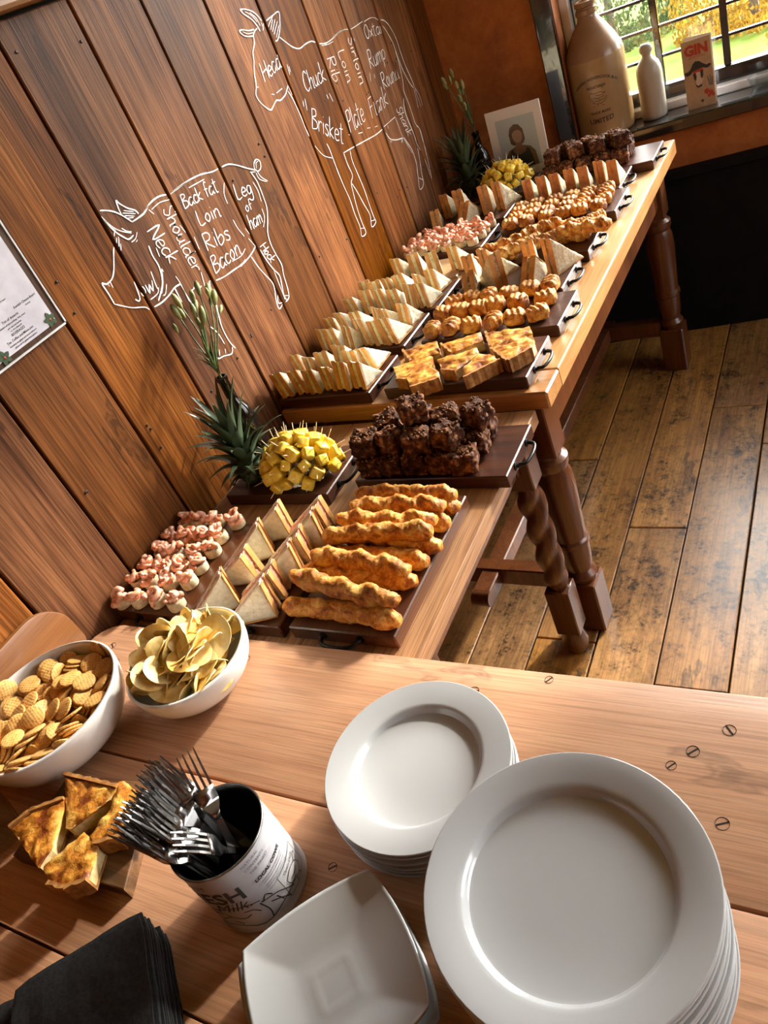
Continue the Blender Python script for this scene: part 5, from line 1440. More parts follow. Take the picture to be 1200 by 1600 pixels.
# ------------------------------------------------------------------ black napkins
ah, bh = Vector((-.659, -.752)), Vector((.752, -.659))
corner = Vector((.545, .152))
ang = math.atan2(bh.y, bh.x)
S = .160
NAP = [MB().lump(S, S, .0030, 10, 14, .0012, 30, s, fn=lambda P, q: Vector((P.x, P.y, P.z + .0016 * noise.noise(Vector((P.x * 40, P.y * 40, 2)))))).mesh('napkin', M_NAPKIN, False) for s in (1, 5, 9)]
for k in range(20):
    c2 = corner + (ah + bh) * (S / 2)
    o = obj('napkin', NAP[k % 3], None, (c2.x + rnd.uniform(-.003, .003), c2.y + rnd.uniform(-.003, .003), ZF + .003 + k * .0031), (0, 0, ang + rnd.uniform(-.025, .025)))
    tag(o, 'folded black paper napkin on top of the taller pile' if k == 19 else 'folded black paper napkin in the taller pile, %s from the table' % ORD[k], 'napkin', 'black napkins')
for k in range(15):
    c2 = corner + ah * (S * 1.52) + bh * (S / 2 - .004)
    o = obj('napkin', NAP[k % 3], None, (c2.x + rnd.uniform(-.003, .003), c2.y + rnd.uniform(-.003, .003), ZF + .003 + k * .0031), (0, 0, ang + rnd.uniform(-.025, .025)))
    tag(o, 'folded black paper napkin on top of the lower pile in the corner' if k == 14 else 'folded black paper napkin in the lower corner pile, %s from the table' % ORD[k], 'napkin', 'black napkins')
# ------------------------------------------------------------------ food prototypes
def ext_x(poly, x0, x1):
    mb = MB().prism(poly, x0, x1)
    mb.v = [(v[2], v[0], v[1]) for v in mb.v]
    return mb


def sandwich_proto(L, ts, tf, bread, fillm, seed, bulge=.0025):
    """triangle standing on a crust side: crust faces -y and the board, the cut side slopes back and up"""
    c = .0016

    def tri(o, l):
        return jag([(o, o), (l, o), (o, l)], .006, .0011, seed)
    def soft(poly, x0, x1):
        cy, cz = sum(p[0] for p in poly) / len(poly), sum(p[1] for p in poly) / len(poly)
        n = len(poly)
        vs_, fs_ = [], []
        lv = ((.0, 0), (.35, 0), (.7, 0), (.95, .0004), (1.0, .0022))
        for side, xs in ((0, x0), (1, x1)):
            for q, e in lv:
                for y, z in poly:
                    yy, zz = cy + (y - cy) * q, cz + (z - cz) * q
                    nx = .0022 * noise.noise(Vector((yy * 45, zz * 45, seed + side * 3)))
                    vs_.append((xs + (e if side == 0 else -e) + nx, yy, zz))
        m = len(lv)
        for side in (0, 1):
            o = side * m * n
            for i in range(m - 1):
                for k in range(n):
                    k2 = (k + 1) % n
                    q = (o + i * n + k, o + i * n + k2, o + (i + 1) * n + k2, o + (i + 1) * n + k)
                    fs_.append(q if side == 0 else q[::-1])
        o1, o2 = (m - 1) * n, (2 * m - 1) * n
        for k in range(n):
            k2 = (k + 1) % n
            fs_.append((o1 + k, o1 + k2, o2 + k2, o2 + k))
        return MB().add(vs_, fs_)
    parts = []
    for x0, x1, s in ((-tf / 2 - ts, -tf / 2, 0), (tf / 2, tf / 2 + ts, 1)):
        body = soft(tri(c, L), x0, x1).mesh('bread_slice', bread, True, 1.0)
        cr = ext_x([(0, 0), (c, 0), (c, L - .002), (0, L - .001)], x0 + .0002, x1 - .0002)
        q = ext_x([(c, 0), (L - .001, 0), (L - .002, c), (c, c)], x0 + .0002, x1 - .0002)
        cr.add(q.v, q.f)
        parts.append(('bread_slice', body, [('crust', cr.mesh('crust', M_CRUST, False))]))
    fp = jag([(c, c), (L - .003, c), (c, L - .003)], .005, bulge * 1.6, seed + 4)
    fp = [(y + .0009, z + .0009) for y, z in fp]
    parts.append(('filling', ext_x(fp, -tf / 2 - .0006, tf / 2 + .0006).mesh('filling', fillm, False)))
    return parts


SW_EGG = [sandwich_proto(.072, .0125, .010, M_BREAD, M_EGG, s) for s in (1.1, 4.7)]
SW_HAM = [sandwich_proto(.078, .012, .0085, M_BREAD, M_HAM, s) for s in (2.3, 6.1)]
SW_BIG = [sandwich_proto(.095, .014, .007, M_BREADB, M_TUNA, s) for s in (3.9, 8.3)]


def sandwich(kind, label, group, x, y, z, rz=0.0, rx=0.0, ry=0.0, k=0, sc=1.0):
    L = {'egg': .072, 'ham': .078, 'big': .095}[kind]
    pr_ = {'egg': SW_EGG, 'ham': SW_HAM, 'big': SW_BIG}[kind][k % 2]
    e = Euler((rx, ry, rz))
    R = e.to_matrix()
    th = .0175
    zs = [(R @ Vector((sx * th, p[0], p[1]))).z for sx in (-1, 1) for p in ((0, 0), (L, 0), (0, L))]
    return put('sandwich', pr_, label, 'sandwich', group, (x, y, z + .0004 - min(zs) * (sc if not hasattr(sc, '__len__') else sc[2])), e, sc)


def roll_mesh(seed, l=.047, w=.036, h=.032):
    def fn(P, q):
        s = max(0, q.z)
        P.z += .0022 * s * math.sin(P.x * 430 + seed + 2 * math.sin(P.y * 120)) + .001 * noise.noise(P * 160)
        if P.z < -h * .3:
            P.z = max(P.z, -h * .46)
        return P
    a = MB().lump(l, w, h, 14, 3.6, .0026, 55, seed, fn=fn).mesh('pastry', M_PASTRY, True)
    out = [('pastry', a)]
    for s in (1, -1):
        f = MB().lump(.004, w * .55, h * .5, 5, 3, .001, 100, seed, Matrix.Translation((s * (l / 2 - .0005), 0, -.001)))
        out.append(('sausage_end', f.mesh('sausage_end', M_SAUSAGE, True)))
    return out


ROLLS = [roll_mesh(s) for s in (1, 4.2, 7.7, 9.1)]


def sausage_roll(label, group, x, y, z, rz, k, sc=1.0):
    return put('sausage_roll', ROLLS[k % 4], label, 'sausage roll', group, (x, y, z + .0156 * sc), (0, 0, rz), sc)


def twist_mesh(seed, L=.19, a=.0178, b=.0150, turns=3.4, mat=None):
    n, seg = 90, 24
    vs_, fs_ = [], []
    for i in range(n + 1):
        t = i / n
        x = (t - .5) * L
        env = min(1, .55 + 6 * min(t, 1 - t)) * (1 + .16 * noise.noise(Vector((t * 6, seed, 0))))
        ph = t * 2 * PI * turns * .5 + seed
        cy = .0035 * math.sin(t * 4 + seed)
        for k in range(seg):
            q = 2 * PI * k / seg
            r_ = .86 + .24 * abs(math.sin(q + seed)) + .05 * math.cos(3 * q + seed)
            yy, zz = a * math.cos(q) * r_, b * math.sin(q) * r_
            y2, z2 = yy * math.cos(ph) - zz * math.sin(ph), yy * math.sin(ph) + zz * math.cos(ph)
            P = Vector((x, y2 * env + cy, z2 * env))
            d = Vector((0, y2, z2)).normalized()
            s = noise.noise(P * 80 + Vector((seed, 0, 0))) * .0024 + noise.noise(P * 210 + Vector((0, seed, 0))) * .0020
            vs_.append(P + d * s)
    for i in range(n):
        for k in range(seg):
            k2 = (k + 1) % seg
            fs_.append((i * seg + k, (i + 1) * seg + k, (i + 1) * seg + k2, i * seg + k2))
    fs_.append(tuple(range(seg)))
    fs_.append(tuple(n * seg + k for k in range(seg - 1, -1, -1)))
    return MB().add(vs_, fs_).mesh('pastry_twist', mat or M_PASTRY2, True)


TW = [twist_mesh(s) for s in (0.3, 1.9, 3.4, 5.2, 6.6)]


def twist(label, group, p0, p1, k, z):
    a, b = Vector(p0), Vector(p1)
    d = b - a
    o = obj('pastry_twist', TW[k % 5], None, ((a.x + b.x) / 2, (a.y + b.y) / 2, z), (k * 1.1, 0, 0), None)
    o.rotation_euler = (0, -math.atan2(d.z, d.xy.length) if len(d) > 2 else 0, math.atan2(d.y, d.x))
    o.scale = (d.length / .19, 1, 1)
    return tag(o, label, 'pastry', group)


def brownie_proto(seed, s=(.050, .047, .040)):
    body = MB().lump(s[0], s[1], s[2], 16, 11, .0060, 75, seed).mesh('cake', M_BROWNIE, True)
    cr = MB()
    r_ = random.Random(int(seed * 10))
    for k in range(30):
        q = r_.uniform(.003, .0065)
        cr.lump(q, q, q * .8, 3, 3, .0008, 300, seed + k, Matrix.Translation((r_.uniform(-.45, .45) * s[0], r_.uniform(-.45, .45) * s[1], s[2] * .5 + r_.uniform(-.0015, .0025))) @ Euler((r_.random() * 6, r_.random() * 6, 0)).to_matrix().to_4x4())
    return body, cr.mesh('crumble_topping', M_CRUMBLE, True)


BR = [brownie_proto(s) for s in (1.3, 5.9, 8.2, 3.1)]


def brownie(label, group, x, y, z, rot, k, sc=1.0):
    t = thing('brownie', label, 'brownie', group, (x, y, z + .0232 * sc), rot, sc)
    obj('cake', BR[k % 4][0], t)
    c_ = obj('crumble_topping', BR[k % 4][1], t)
    c_['kind'] = 'stuff'
    return t


def prawn_mesh(seed):
    r_ = random.Random(seed)
    n = 12
    pts, rad = [], []
    for i in range(n):
        a = -.4 + 4.1 * i / (n - 1)
        R_ = .0078 - .0018 * i / n
        pts.append((R_ * math.cos(a), R_ * math.sin(a), .0022 * i / n + .0008 * math.sin(i * 2)))
        rad.append(.0048 * (1 - .62 * i / n) * (1 + .12 * math.sin(i * 2.6)))
    return MB().tube(pts, rad, 9).mesh('prawn', M_PRAWN, True)


PRW = [prawn_mesh(s) for s in (1, 2)]
CASE = [MB().lathe([(.0145, 0), (.0165, .001), (.0172, .008), (.0168, .016), (.0160, .0185), (.0135, .0195), (.012, .017), (.0005, .0165)], 22, None, True, True, lambda a, i, n, s=s: 1 + .05 * noise.noise(Vector((math.cos(a) * 2, math.sin(a) * 2, s + i * .35)))).mesh('pastry_case', M_CASE, True, 1.0) for s in (1, 6)]


def canape(label, group, x, y, z, k, sc=1.0):
    t = thing('prawn_canape', label, 'canapé', group, (x, y, z + .0003), (0, 0, rnd.uniform(0, 6)), sc)
    obj('pastry_case', CASE[k % 2], t)
    for j in range(4):
        a = j * 2.1 + rnd.uniform(-.4, .4)
        q = (.0072 * math.cos(a), .0072 * math.sin(a), .0215) if j < 3 else (0, 0, .0285)
        obj('prawn', PRW[j % 2], t, q, (rnd.uniform(-.8, .8), rnd.uniform(-.8, .8), rnd.uniform(0, 6)), 1.45)
    return t


CUBE = [MB().lump(.024, .022, .021, 6, 16, .0016, 90, s).mesh('flesh', M_PINE, True) for s in (1, 3.3, 7.1)]
PICK = MB().lathe([(.0008, -.016), (.0009, .022), (.0003, .029)], 6).mesh('toothpick', M_PICK)


def pineapple_mound(name_, lab, cx, cy, z, rx, ry, rz_, n, seed, lab_chunk, grp):
    def fn(P, q):
        P.z = max(P.z, 0) + .001
        return P
    o = obj('foil_dome', MB().lump(rx * 1.9, ry * 1.9, rz_ * 1.9, 16, 2.0, .004, 70, seed, fn=fn).mesh('foil_dome', M_FOIL, False), None, (cx, cy, z))
    tag(o, lab, 'foil')
    r_ = random.Random(seed)
    for k in range(n):
        t_ = (k + .5) / n
        zz = t_ * .97 + .06
        zz = min(zz, 1)
        a = k * 2.39996 + seed
        s = math.sqrt(max(0, 1 - zz * zz))
        d = Vector((s * math.cos(a), s * math.sin(a), zz))
        p = Vector((d.x * rx, d.y * ry, d.z * rz_))
        nrm = Vector((d.x / rx, d.y / ry, d.z / rz_)).normalized()
        t = thing('pineapple_chunk', lab_chunk, 'pineapple', grp, (cx + p.x + nrm.x * .012, cy + p.y + nrm.y * .012, z + max(.013, p.z + nrm.z * .012)))
        t.rotation_mode = 'QUATERNION'
        from mathutils import Quaternion
        t.rotation_quaternion = nrm.to_track_quat('Z', 'Y') @ Quaternion((0, 0, 1), r_.uniform(0, 6)) @ Quaternion((1, 0, 0), r_.uniform(-.45, .45))
        obj('flesh', CUBE[k % 3], t, (0, 0, 0), (0, 0, 0), r_.uniform(.9, 1.15))
        obj('toothpick', PICK, t, (0, 0, .004))


def leaf_mesh(L, w, curve, seed):
    n = 10
    vs_, fs_ = [], []
    for i in range(n + 1):
        t = i / n
        ww = w * (1 - t) ** .75 * (.75 + .5 * math.sin(min(1, t * 2.2) * PI / 2) * (1 - t * .5)) + .0002
        y = curve * L * t ** 2.4
        z = L * (t - .28 * curve * t ** 3)
        fold = .42 * ww
        for x, dy in ((-ww, fold * .9), (0, -fold * .35), (ww, fold * .9), (0, -fold * .35 - .0012 * (1 - t))):
            vs_.append((x, y - dy, z))
    for i in range(n):
        a = 4 * i
        for k, k2 in ((0, 1), (1, 2), (2, 3), (3, 0)):
            fs_.append((a + k, a + k2, a + 4 + k2, a + 4 + k))
    fs_.append((3, 2, 1, 0))
    fs_.append((4 * n, 4 * n + 1, 4 * n + 2, 4 * n + 3))
    return MB().add(vs_, fs_).mesh('leaf', M_LEAF, True, 1.2)


LEAVES = [leaf_mesh(.150, .0135, .18, 0), leaf_mesh(.120, .0140, .42, 1), leaf_mesh(.080, .0130, .62, 2), leaf_mesh(.045, .0105, .75, 3)]


def crown(lab, x, y, z, H=.20, sc=1.0, seed=0):
    t = thing('pineapple_tuft', lab, 'pineapple', None, (x, y, z), (0, 0, seed), sc)
    obj('stalk', MB().lathe([(.024, 0), (.030, .012), (.024, .04), (.014, .10), (.004, .13)], 16).mesh('stalk', M_LEAF), t)
    r_ = random.Random(seed)
    for k in range(52):
        u = k / 51
        a = k * 2.39996
        zz = .010 + .080 * u
        rad = .026 * (1 - u * .85)
        kind = 3 if u < .22 else (2 if u < .45 else (1 if u < .75 else 0))
        tilt = (1.05 - .95 * u) * r_.uniform(.75, 1.1)
        o = obj('leaf', LEAVES[kind], t, (rad * math.cos(a), rad * math.sin(a), zz))
        o.rotation_euler = Euler((-tilt, 0, a - PI / 2), 'XYZ')
        o.scale = (1, 1, r_.uniform(.85, 1.12))
    return t


def bud_sprig(lab, base, tips, leaf_n=16, seed=3, group='flower stems in dark bottles'):
    t = thing('bud_sprig', lab, 'flowers', group, base)
    r_ = random.Random(seed)
    B_ = Vector(base)
    for k, tp in enumerate(tips):
        e = Vector(tp) - B_
        mid = e * .55 + Vector((r_.uniform(-.008, .008), r_.uniform(-.008, .008), .01))
        pts = [tuple(p) for p in smooth_line([Vector((r_.uniform(-.004, .004), r_.uniform(-.004, .004), -.06)), Vector((0, 0, .01)), mid, e], 4)]
        s = obj('stem', MB().tube(pts, .0017, 6).mesh('stem', M_STEM), t)
        d = (e - mid).normalized()
        q = d.to_track_quat('Z', 'Y').to_euler()
        obj('bud', BUD, s, e, q, r_.uniform(.85, 1.15))
        side = e + Vector((r_.uniform(-.014, .014), r_.uniform(-.014, .014), -r_.uniform(.012, .026)))
        obj('bud', BUD, s, side, (q.x + r_.uniform(-.5, .5), q.y, q.z), r_.uniform(.6, .85))
    for k in range(leaf_n):
        a = r_.uniform(0, 6.28)
        o = obj('leaf', SLEAF, t, (0, 0, r_.uniform(.0, .05)), (0, 0, 0))
        o.rotation_euler = Euler((-r_.uniform(.1, .5), 0, a))
        o.scale = (1, 1, r_.uniform(.6, 1.1))


BUD = MB().lathe([(.0015, -.004), (.0038, 0), (.0062, .010), (.0068, .018), (.0050, .026), (.0022, .031), (.0008, .032)], 10).mesh('bud', M_BUD)
SLEAF = leaf_mesh(.075, .0032, .15, 9)
SLEAF.materials.clear()
SLEAF.materials.append(M_STEM)
VASE = MB().lathe([(.026, 0), (.029, .003), (.029, .115), (.024, .145), (.0125, .168), (.0115, .215), (.0135, .217), (.0135, .226), (.010, .227), (.009, .2)], 28).mesh('bottle', M_BOTTLE, True, .9)

# ------------------------------------------------------------------ oak table: prawn canapés
Z6 = (150, 600, 2.927)


def Z6p(x, y, z):
    return on_z(Z6[0] + x / Z6[2], Z6[1] + y / Z6[2], z)


rows = [[(125, 990), (205, 985), (290, 985), (372, 1000)], [(180, 898), (260, 900), (345, 905), (430, 900)], [(240, 835), (325, 838), (405, 840), (478, 832)], [(295, 770), (375, 772), (460, 775), (538, 758)], [(352, 706), (430, 698), (506, 705), (572, 696)], [(412, 632), (478, 626), (556, 630), (648, 628)]]
k = 0
for i, rw in enumerate(rows):
    for j, (x, y) in enumerate(rw):
        p = Z6p(x, y + 10, TMID + .006)
        canape('prawn canapé %s from the wall in the %s row from the crisps bowl' % (ORD[j], ORD[i]), 'prawn canapés on the near board', max(.022, p.x), p.y, TMID, k)
        k += 1

# ham sandwiches
for k, (x, y, z, rz, rx, ry) in enumerate((
        (.402, .656, 0, 1.95, 0, .12), (.396, .700, 0, 1.80, 0, -.10), (.408, .744, 0, 2.10, 0, .15), (.402, .788, 0, 1.85, 0, -.05), (.408, .830, 0, 2.05, 0, .1), (.402, .868, 0, 1.75, 0, -.1),
        (.300, .672, 0, 2.30, 0, .1), (.312, .735, 0, 1.75, 0, -.1), (.300, .800, 0, 2.15, 0, .1), (.310, .856, 0, 1.9, 0, 0))):
    row = 'edge-side row' if k < 6 else 'canapé-side row'
    i = k if k < 6 else k - 6
    sandwich('ham', 'ham sandwich triangle, %s from the crisps bowl in the %s of its board' % (ORD[i], row), 'ham sandwiches on the near board', x, y, TMID, rz, rx, ry, k, (1.12, 1.28, .92))

# pastry twists
Z7 = (440, 740, 4.0)
for k, (a, b, h) in enumerate((((20, 830), (740, 905), .014), ((60, 640), (725, 790), .038), ((150, 600), (830, 680), .014), ((205, 500), (790, 610), .036), ((330, 500), (915, 540), .014), ((265, 400), (940, 345), .040),
                               ((350, 290), (965, 285), .036), ((400, 390), (985, 460), .014), ((445, 200), (1015, 205), .036), ((470, 130), (1090, 125), .030), ((560, 300), (1050, 295), .013), ((640, 210), (1110, 200), .013))):
    p0, p1 = on_z(Z7[0] + a[0] / 4, Z7[1] + a[1] / 4, TMID + h), on_z(Z7[0] + b[0] / 4, Z7[1] + b[1] / 4, TMID + h)
    lay = 'upper' if h > .02 else 'lower'
    twist('large golden pastry twist, %s counted from the pine table, %s layer' % (ORD[k], lay), 'large pastry twists', p0.to_3d(), p1.to_3d(), k, TMID + h)

# skewered pineapple, crown, bottle with buds
pineapple_mound('m', 'foil dome under the nearer pineapple chunks', .228, 1.045, TMID, .078, .056, .074, 48, 2, 'yellow pineapple chunk on a toothpick on the nearer foil dome', 'pineapple chunks on the near dome')
crown('green pineapple crown standing by the nearer skewered pineapple', .098, 1.032, TMID + .0003, .2, 1.0, 1)
o = obj('bottle', VASE, None, (.085, 1.100, TMID + .0003), (0, 0, 0), (1, 1, .98))
tag(o, 'dark bottle holding buds behind the nearer pineapple crown', 'bottle')
tips = [on_x(x, y, xx) for x, y, xx in ((281, 497, .045), (283, 480, .05), (303, 472, .035), (312, 460, .05), (327, 463, .06), (336, 475, .07), (306, 495, .075), (318, 505, .085))]
bud_sprig('spray of green buds standing in the bottle by the nearer pineapple', (.085, 1.100, TMID + .225), [tuple(p) for p in tips], 18, 3)

# brownies
k = 0
for j in range(3):
    for i in range(5):
        brownie('brownie under the nearer pile, %s from the left, row %s from the front' % (ORD[i], ('one', 'two', 'three')[j]), 'brownies on the near board', .415 + .0515 * i + rnd.uniform(-.003, .003), 1.036 + .051 * j + rnd.uniform(-.003, .003), TMID, (0, 0, rnd.uniform(-.25, .25)), k)
        k += 1
for i, (x, y, rz) in enumerate(((.412, 1.045, .2), (.470, 1.052, -.35), (.530, 1.042, .3), (.588, 1.055, -.2), (.438, 1.105, .6), (.505, 1.115, .1), (.566, 1.112, .45), (.628, 1.120, -.25))):
    brownie('dark brownie square lying on top of the nearer pile, %s from the pineapple side' % ORD[i], 'brownies on top of the near pile', x, y, TMID + .0425, (rnd.uniform(-.15, .15), rnd.uniform(-.15, .15), rz), k)
    k += 1
brownie('topmost dark brownie on the nearer pile', 'brownies on top of the near pile', .520, 1.085, TMID + .086, (.2, .1, .7), 2)

# ------------------------------------------------------------------ honey table, wall-side row
fr_ = Matrix.Rotation(FAR_ROT, 4, 'Z')
bd = 0
for bk, y0, nm in (('L1', 1.382, 'first'), ('L2', 1.588, 'second'), ('L3', 1.772, 'third')):
    for row in range(2):
        n = 6
        for i in range(n):
            x = B[bk].location.x - .108 + (.214 / (n - 1)) * i + rnd.uniform(-.003, .003)
            y = y0 + (-.074 if row == 0 else .000) + rnd.uniform(-.010, .010)
            rz = rnd.uniform(-.16, .16) if rnd.random() < .7 else rnd.uniform(-.55, .5)
            rz = rz if i < n - 1 else -.15
            sandwich('egg', 'pale sandwich triangle, %s from the wall in the %s row of the %s wall-side board' % (ORD[i], ('front', 'back')[row], nm), 'pale sandwiches on the wall-side boards', x, y, TFAR, rz, rnd.uniform(-.06, .10), rnd.uniform(-.16, .16), i + row, rnd.uniform(.92, 1.08))
# pale board: a few sandwiches lying and leaning
for i, (x, y, rz, kd) in enumerate(((.225, 1.895, .5, 'egg'), (.285, 1.905, -.2, 'egg'), (.105, 1.900, -.2, 'egg'), (.160, 1.910, .3, 'egg'))):
    sandwich(kd, 'sandwich triangle on the small pale board, %s from the right' % ORD[i], 'sandwiches on the pale board', x, y, TFAR, rz, 0, 0, i)
k = 0
for j in range(4):
    for i in range(6):
        canape('prawn canapé on the farther board, %s from the wall, %s row' % (ORD[i], ORD[j]), 'prawn canapés on the far board', .055 + .044 * i + .006 * j + rnd.uniform(-.004, .004), 2.078 + .039 * j + rnd.uniform(-.003, .003), TFAR, k)
        k += 1
for i, (x, y, rz, rx, sc) in enumerate(((.075, 2.290, .35, 3.93, .85), (.190, 2.285, -.2, 3.93, .95), (.150, 2.330, .15, 0, .95), (.245, 2.310, .1, 0, .95), (.285, 2.320, -.35, 0, .95), (.090, 2.350, -.1, 0, .85))):
    sandwich('big', 'sandwich triangle before the farther pineapple, %s in its heap' % ORD[i], 'sandwiches before the far pineapple', x, y, TFAR, rz, rx, 0, i, sc)
pineapple_mound('m', 'foil dome under the farther pineapple chunks', .240, 2.535, TFAR, .072, .050, .062, 38, 5, 'yellow pineapple chunk on a toothpick on the farther foil dome', 'pineapple chunks on the far dome')
crown('green pineapple crown standing in the corner by the farther pineapple', .098, 2.575, TFAR + .0003, .2, 1.0, 4)
o = obj('bottle', VASE, None, (.125, 2.660, ZR + .0003), (0, 0, 0), (1, 1, .86))
tag(o, 'dark bottle holding a thin sprig behind the farther pineapple', 'bottle')
tips = [on_x(x, y, xx) for x, y, xx in ((697, 132, .09), (708, 120, .10), (716, 140, .11), (724, 138, .12), (722, 160, .12))]
bud_sprig('thin green sprig standing in the corner bottle', (.125, 2.660, ZR + .195), [tuple(p) for p in tips], 10, 8)

# ------------------------------------------------------------------ honey table, edge-side row
Z5 = (600, 380, 3.75)
for i, (pts, cr) in enumerate((
        ([(105, 625), (315, 565), (335, 640), (160, 695)], (3,)), ([(330, 600), (575, 522), (592, 572), (400, 655)], (3,)), ([(45, 722), (290, 650), (300, 705), (130, 800), (70, 800)], (3,)), ([(130, 795), (240, 695), (330, 760), (335, 800), (150, 860)], (3,)),
        ([(305, 680), (550, 600), (565, 640), (420, 750), (330, 745)], (3,)), ([(450, 745), (560, 645), (650, 660), (690, 690), (460, 805)], (3,)), ([(592, 518), (860, 483), (882, 522), (660, 622), (620, 608)], (4,)), ([(625, 625), (840, 555), (892, 578), (870, 625), (725, 705)], (4, 3)))):
    quiche('quiche slice on the honey table board, %s counted from its left end' % ORD[i], 'quiche slices on the long table', px_poly(600, 380, 3.75, pts, TFAR + .024), TFAR + .0003, TFAR + .025 + .004 * (i % 2), cr, i * 2.9 + 1, .97, .93)
rl = [[(300, 530), (405, 510), (520, 500), (650, 478), (775, 458), (910, 432)], [(360, 432), (460, 415), (570, 402), (662, 382), (795, 365), (955, 345)], [(430, 368), (530, 346), (625, 332), (745, 320), (865, 290), (985, 265)]]
k = 0
for j, rw in enumerate(rl):
    for i, (x, y) in enumerate(rw):
        p = on_z(600 + x / 3.75, 380 + (y + 14) / 3.75, TFAR)
        sausage_roll('sausage roll behind the quiche, %s from the left, %s row' % (ORD[i], ORD[j]), 'sausage rolls on the near board', p.x, p.y, TFAR, rnd.uniform(-.5, .5) + 1.57 * (rnd.random() < .25), k, 1.06)
        k += 1
for i, (x, y, rz, rx, sc) in enumerate(((.392, 1.742, .25, 3.93, .90), (.430, 1.775, -.45, 0, 1.0), (.560, 1.745, -.10, 3.93, 1.0), (.600, 1.765, -.5, 0, 1.0), (.375, 1.795, .2, 0, .85), (.475, 1.74, .9, 0, 1.0), (.540, 1.80, .3, 0, .9))):
    sandwich('big', 'thick seeded sandwich triangle, %s from the left in its heap' % ORD[(0, 2, 4, 6, 1, 3, 5)[i]], 'thick seeded sandwiches', x, y, TFAR, rz, rx, 0, i, sc)
ZC = (740, 230, 3.75)
for k, (a, b, h) in enumerate((((70, 575), (330, 500), .016), ((110, 500), (380, 400), .020), ((220, 505), (480, 400), .030), ((270, 530), (510, 450), .040), ((360, 560), (560, 470), .030), ((500, 412), (820, 378), .024), ((510, 470), (820, 410), .036), ((550, 530), (745, 450), .024), ((420, 500), (700, 470), .016))):
    p0, p1 = on_z(740 + a[0] / 3.75, 230 + a[1] / 3.75, TFAR + h), on_z(740 + b[0] / 3.75, 230 + b[1] / 3.75, TFAR + h)
    m = (p0 + p1) / 2
    d = (p1 - p0) * .5
    d = d * min(1, .085 / d.length)
    m.y = 1.905 + .12 * ((k * 5) % 9) / 9
    twist('smaller golden pastry twist on the farther board, %s from the left' % ORD[k], 'small pastry twists', (m - d).to_3d(), (m + d).to_3d(), k, TFAR + h)
k = 0
for j in range(4):
    for i in range(6):
        sausage_roll('small sausage roll near the window, %s from the left, %s row' % (ORD[i], ORD[j]), 'sausage rolls on the far board', .375 + .052 * i + rnd.uniform(-.004, .004), 2.138 + .040 * j + rnd.uniform(-.003, .003), TFAR, rnd.uniform(-.4, .4), k, .95)
        k += 1
for i in range(7):
    sandwich('ham', 'ham sandwich triangle near the window, %s from the left' % ORD[i], 'ham sandwiches on the far board', .382 + .043 * i, 2.318 + rnd.uniform(-.008, .008) + .012 * (i % 2), TFAR, rnd.uniform(-.3, .2), 0, 0, i, .92)
k = 0
for j in range(3):
    for i in range(5):
        brownie('brownie under the farther pile, %s from the left, row %s from the front' % (ORD[i], ('one', 'two', 'three')[j]), 'brownies on the far board', .410 + .053 * i + rnd.uniform(-.003, .003), 2.495 + .050 * j, TFAR, (0, 0, rnd.uniform(-.2, .2)), k)
        k += 1
for i in range(7):
    brownie('brownie on top of the farther pile, %s from the left' % ORD[i], 'brownies on top of the far pile', .415 + .036 * i, 2.512 + .036 * (i % 2) + rnd.uniform(0, .01), TFAR + .042, (rnd.uniform(-.1, .1), rnd.uniform(-.1, .1), rnd.uniform(-.5, .5)), k, .95)
    k += 1
# ------------------------------------------------------------------ things on the sill and the table's far end
def wl(u, v, z):
    return WM @ Vector((u, v, z))


SZ = .7743
jr = .0965
prof = [(jr * .94, 0), (jr * .99, .004), (jr, .012), (jr * 1.0, .245), (jr * .99, .250)]
sh = [(jr * .985, .250), (jr * .95, .264), (jr * .78, .297), (jr * .56, .330), (jr * .38, .352), (.0325, .360), (.0310, .368), (.0345, .372), (.0345, .386), (.030, .388), (.030, .392), (.0350, .396), (.0350, .408), (.030, .411), (.022, .410), (.021, .36)]
p = wl(.494, .066, SZ)
jug = thing('stoneware_jug', 'tall two-tone stoneware jug with printed lettering at the window corner', 'jug', None, p, (0, 0, WROT))
obj('body', MB().lathe(prof, 64, None, True, True).mesh('body', M_STONE, True, .9), jug)
obj('shoulder', MB().lathe(sh, 64, None, False, True).mesh('shoulder', M_STONETOP, True, .7), jug)
ja = math.atan2(CAM.y - p.y, CAM.x - p.x) - WROT - .12


def jug_arc(txt, size, z, bend, tilt=0, bold=0, ang=0.0):
    v, f = text_geo(txt, size, 'CENTER', 0, 1.05, 0, 2, bold)
    out = []
    for q in v:
        y = q.y - bend * q.x * q.x
        a = ja + ang + q.x / jr
        out.append(((jr + .0007) * math.cos(a), (jr + .0007) * math.sin(a), z + y))
    obj('lettering', MB().add(out, f).mesh('lettering', M_STONEINK, False), jug)


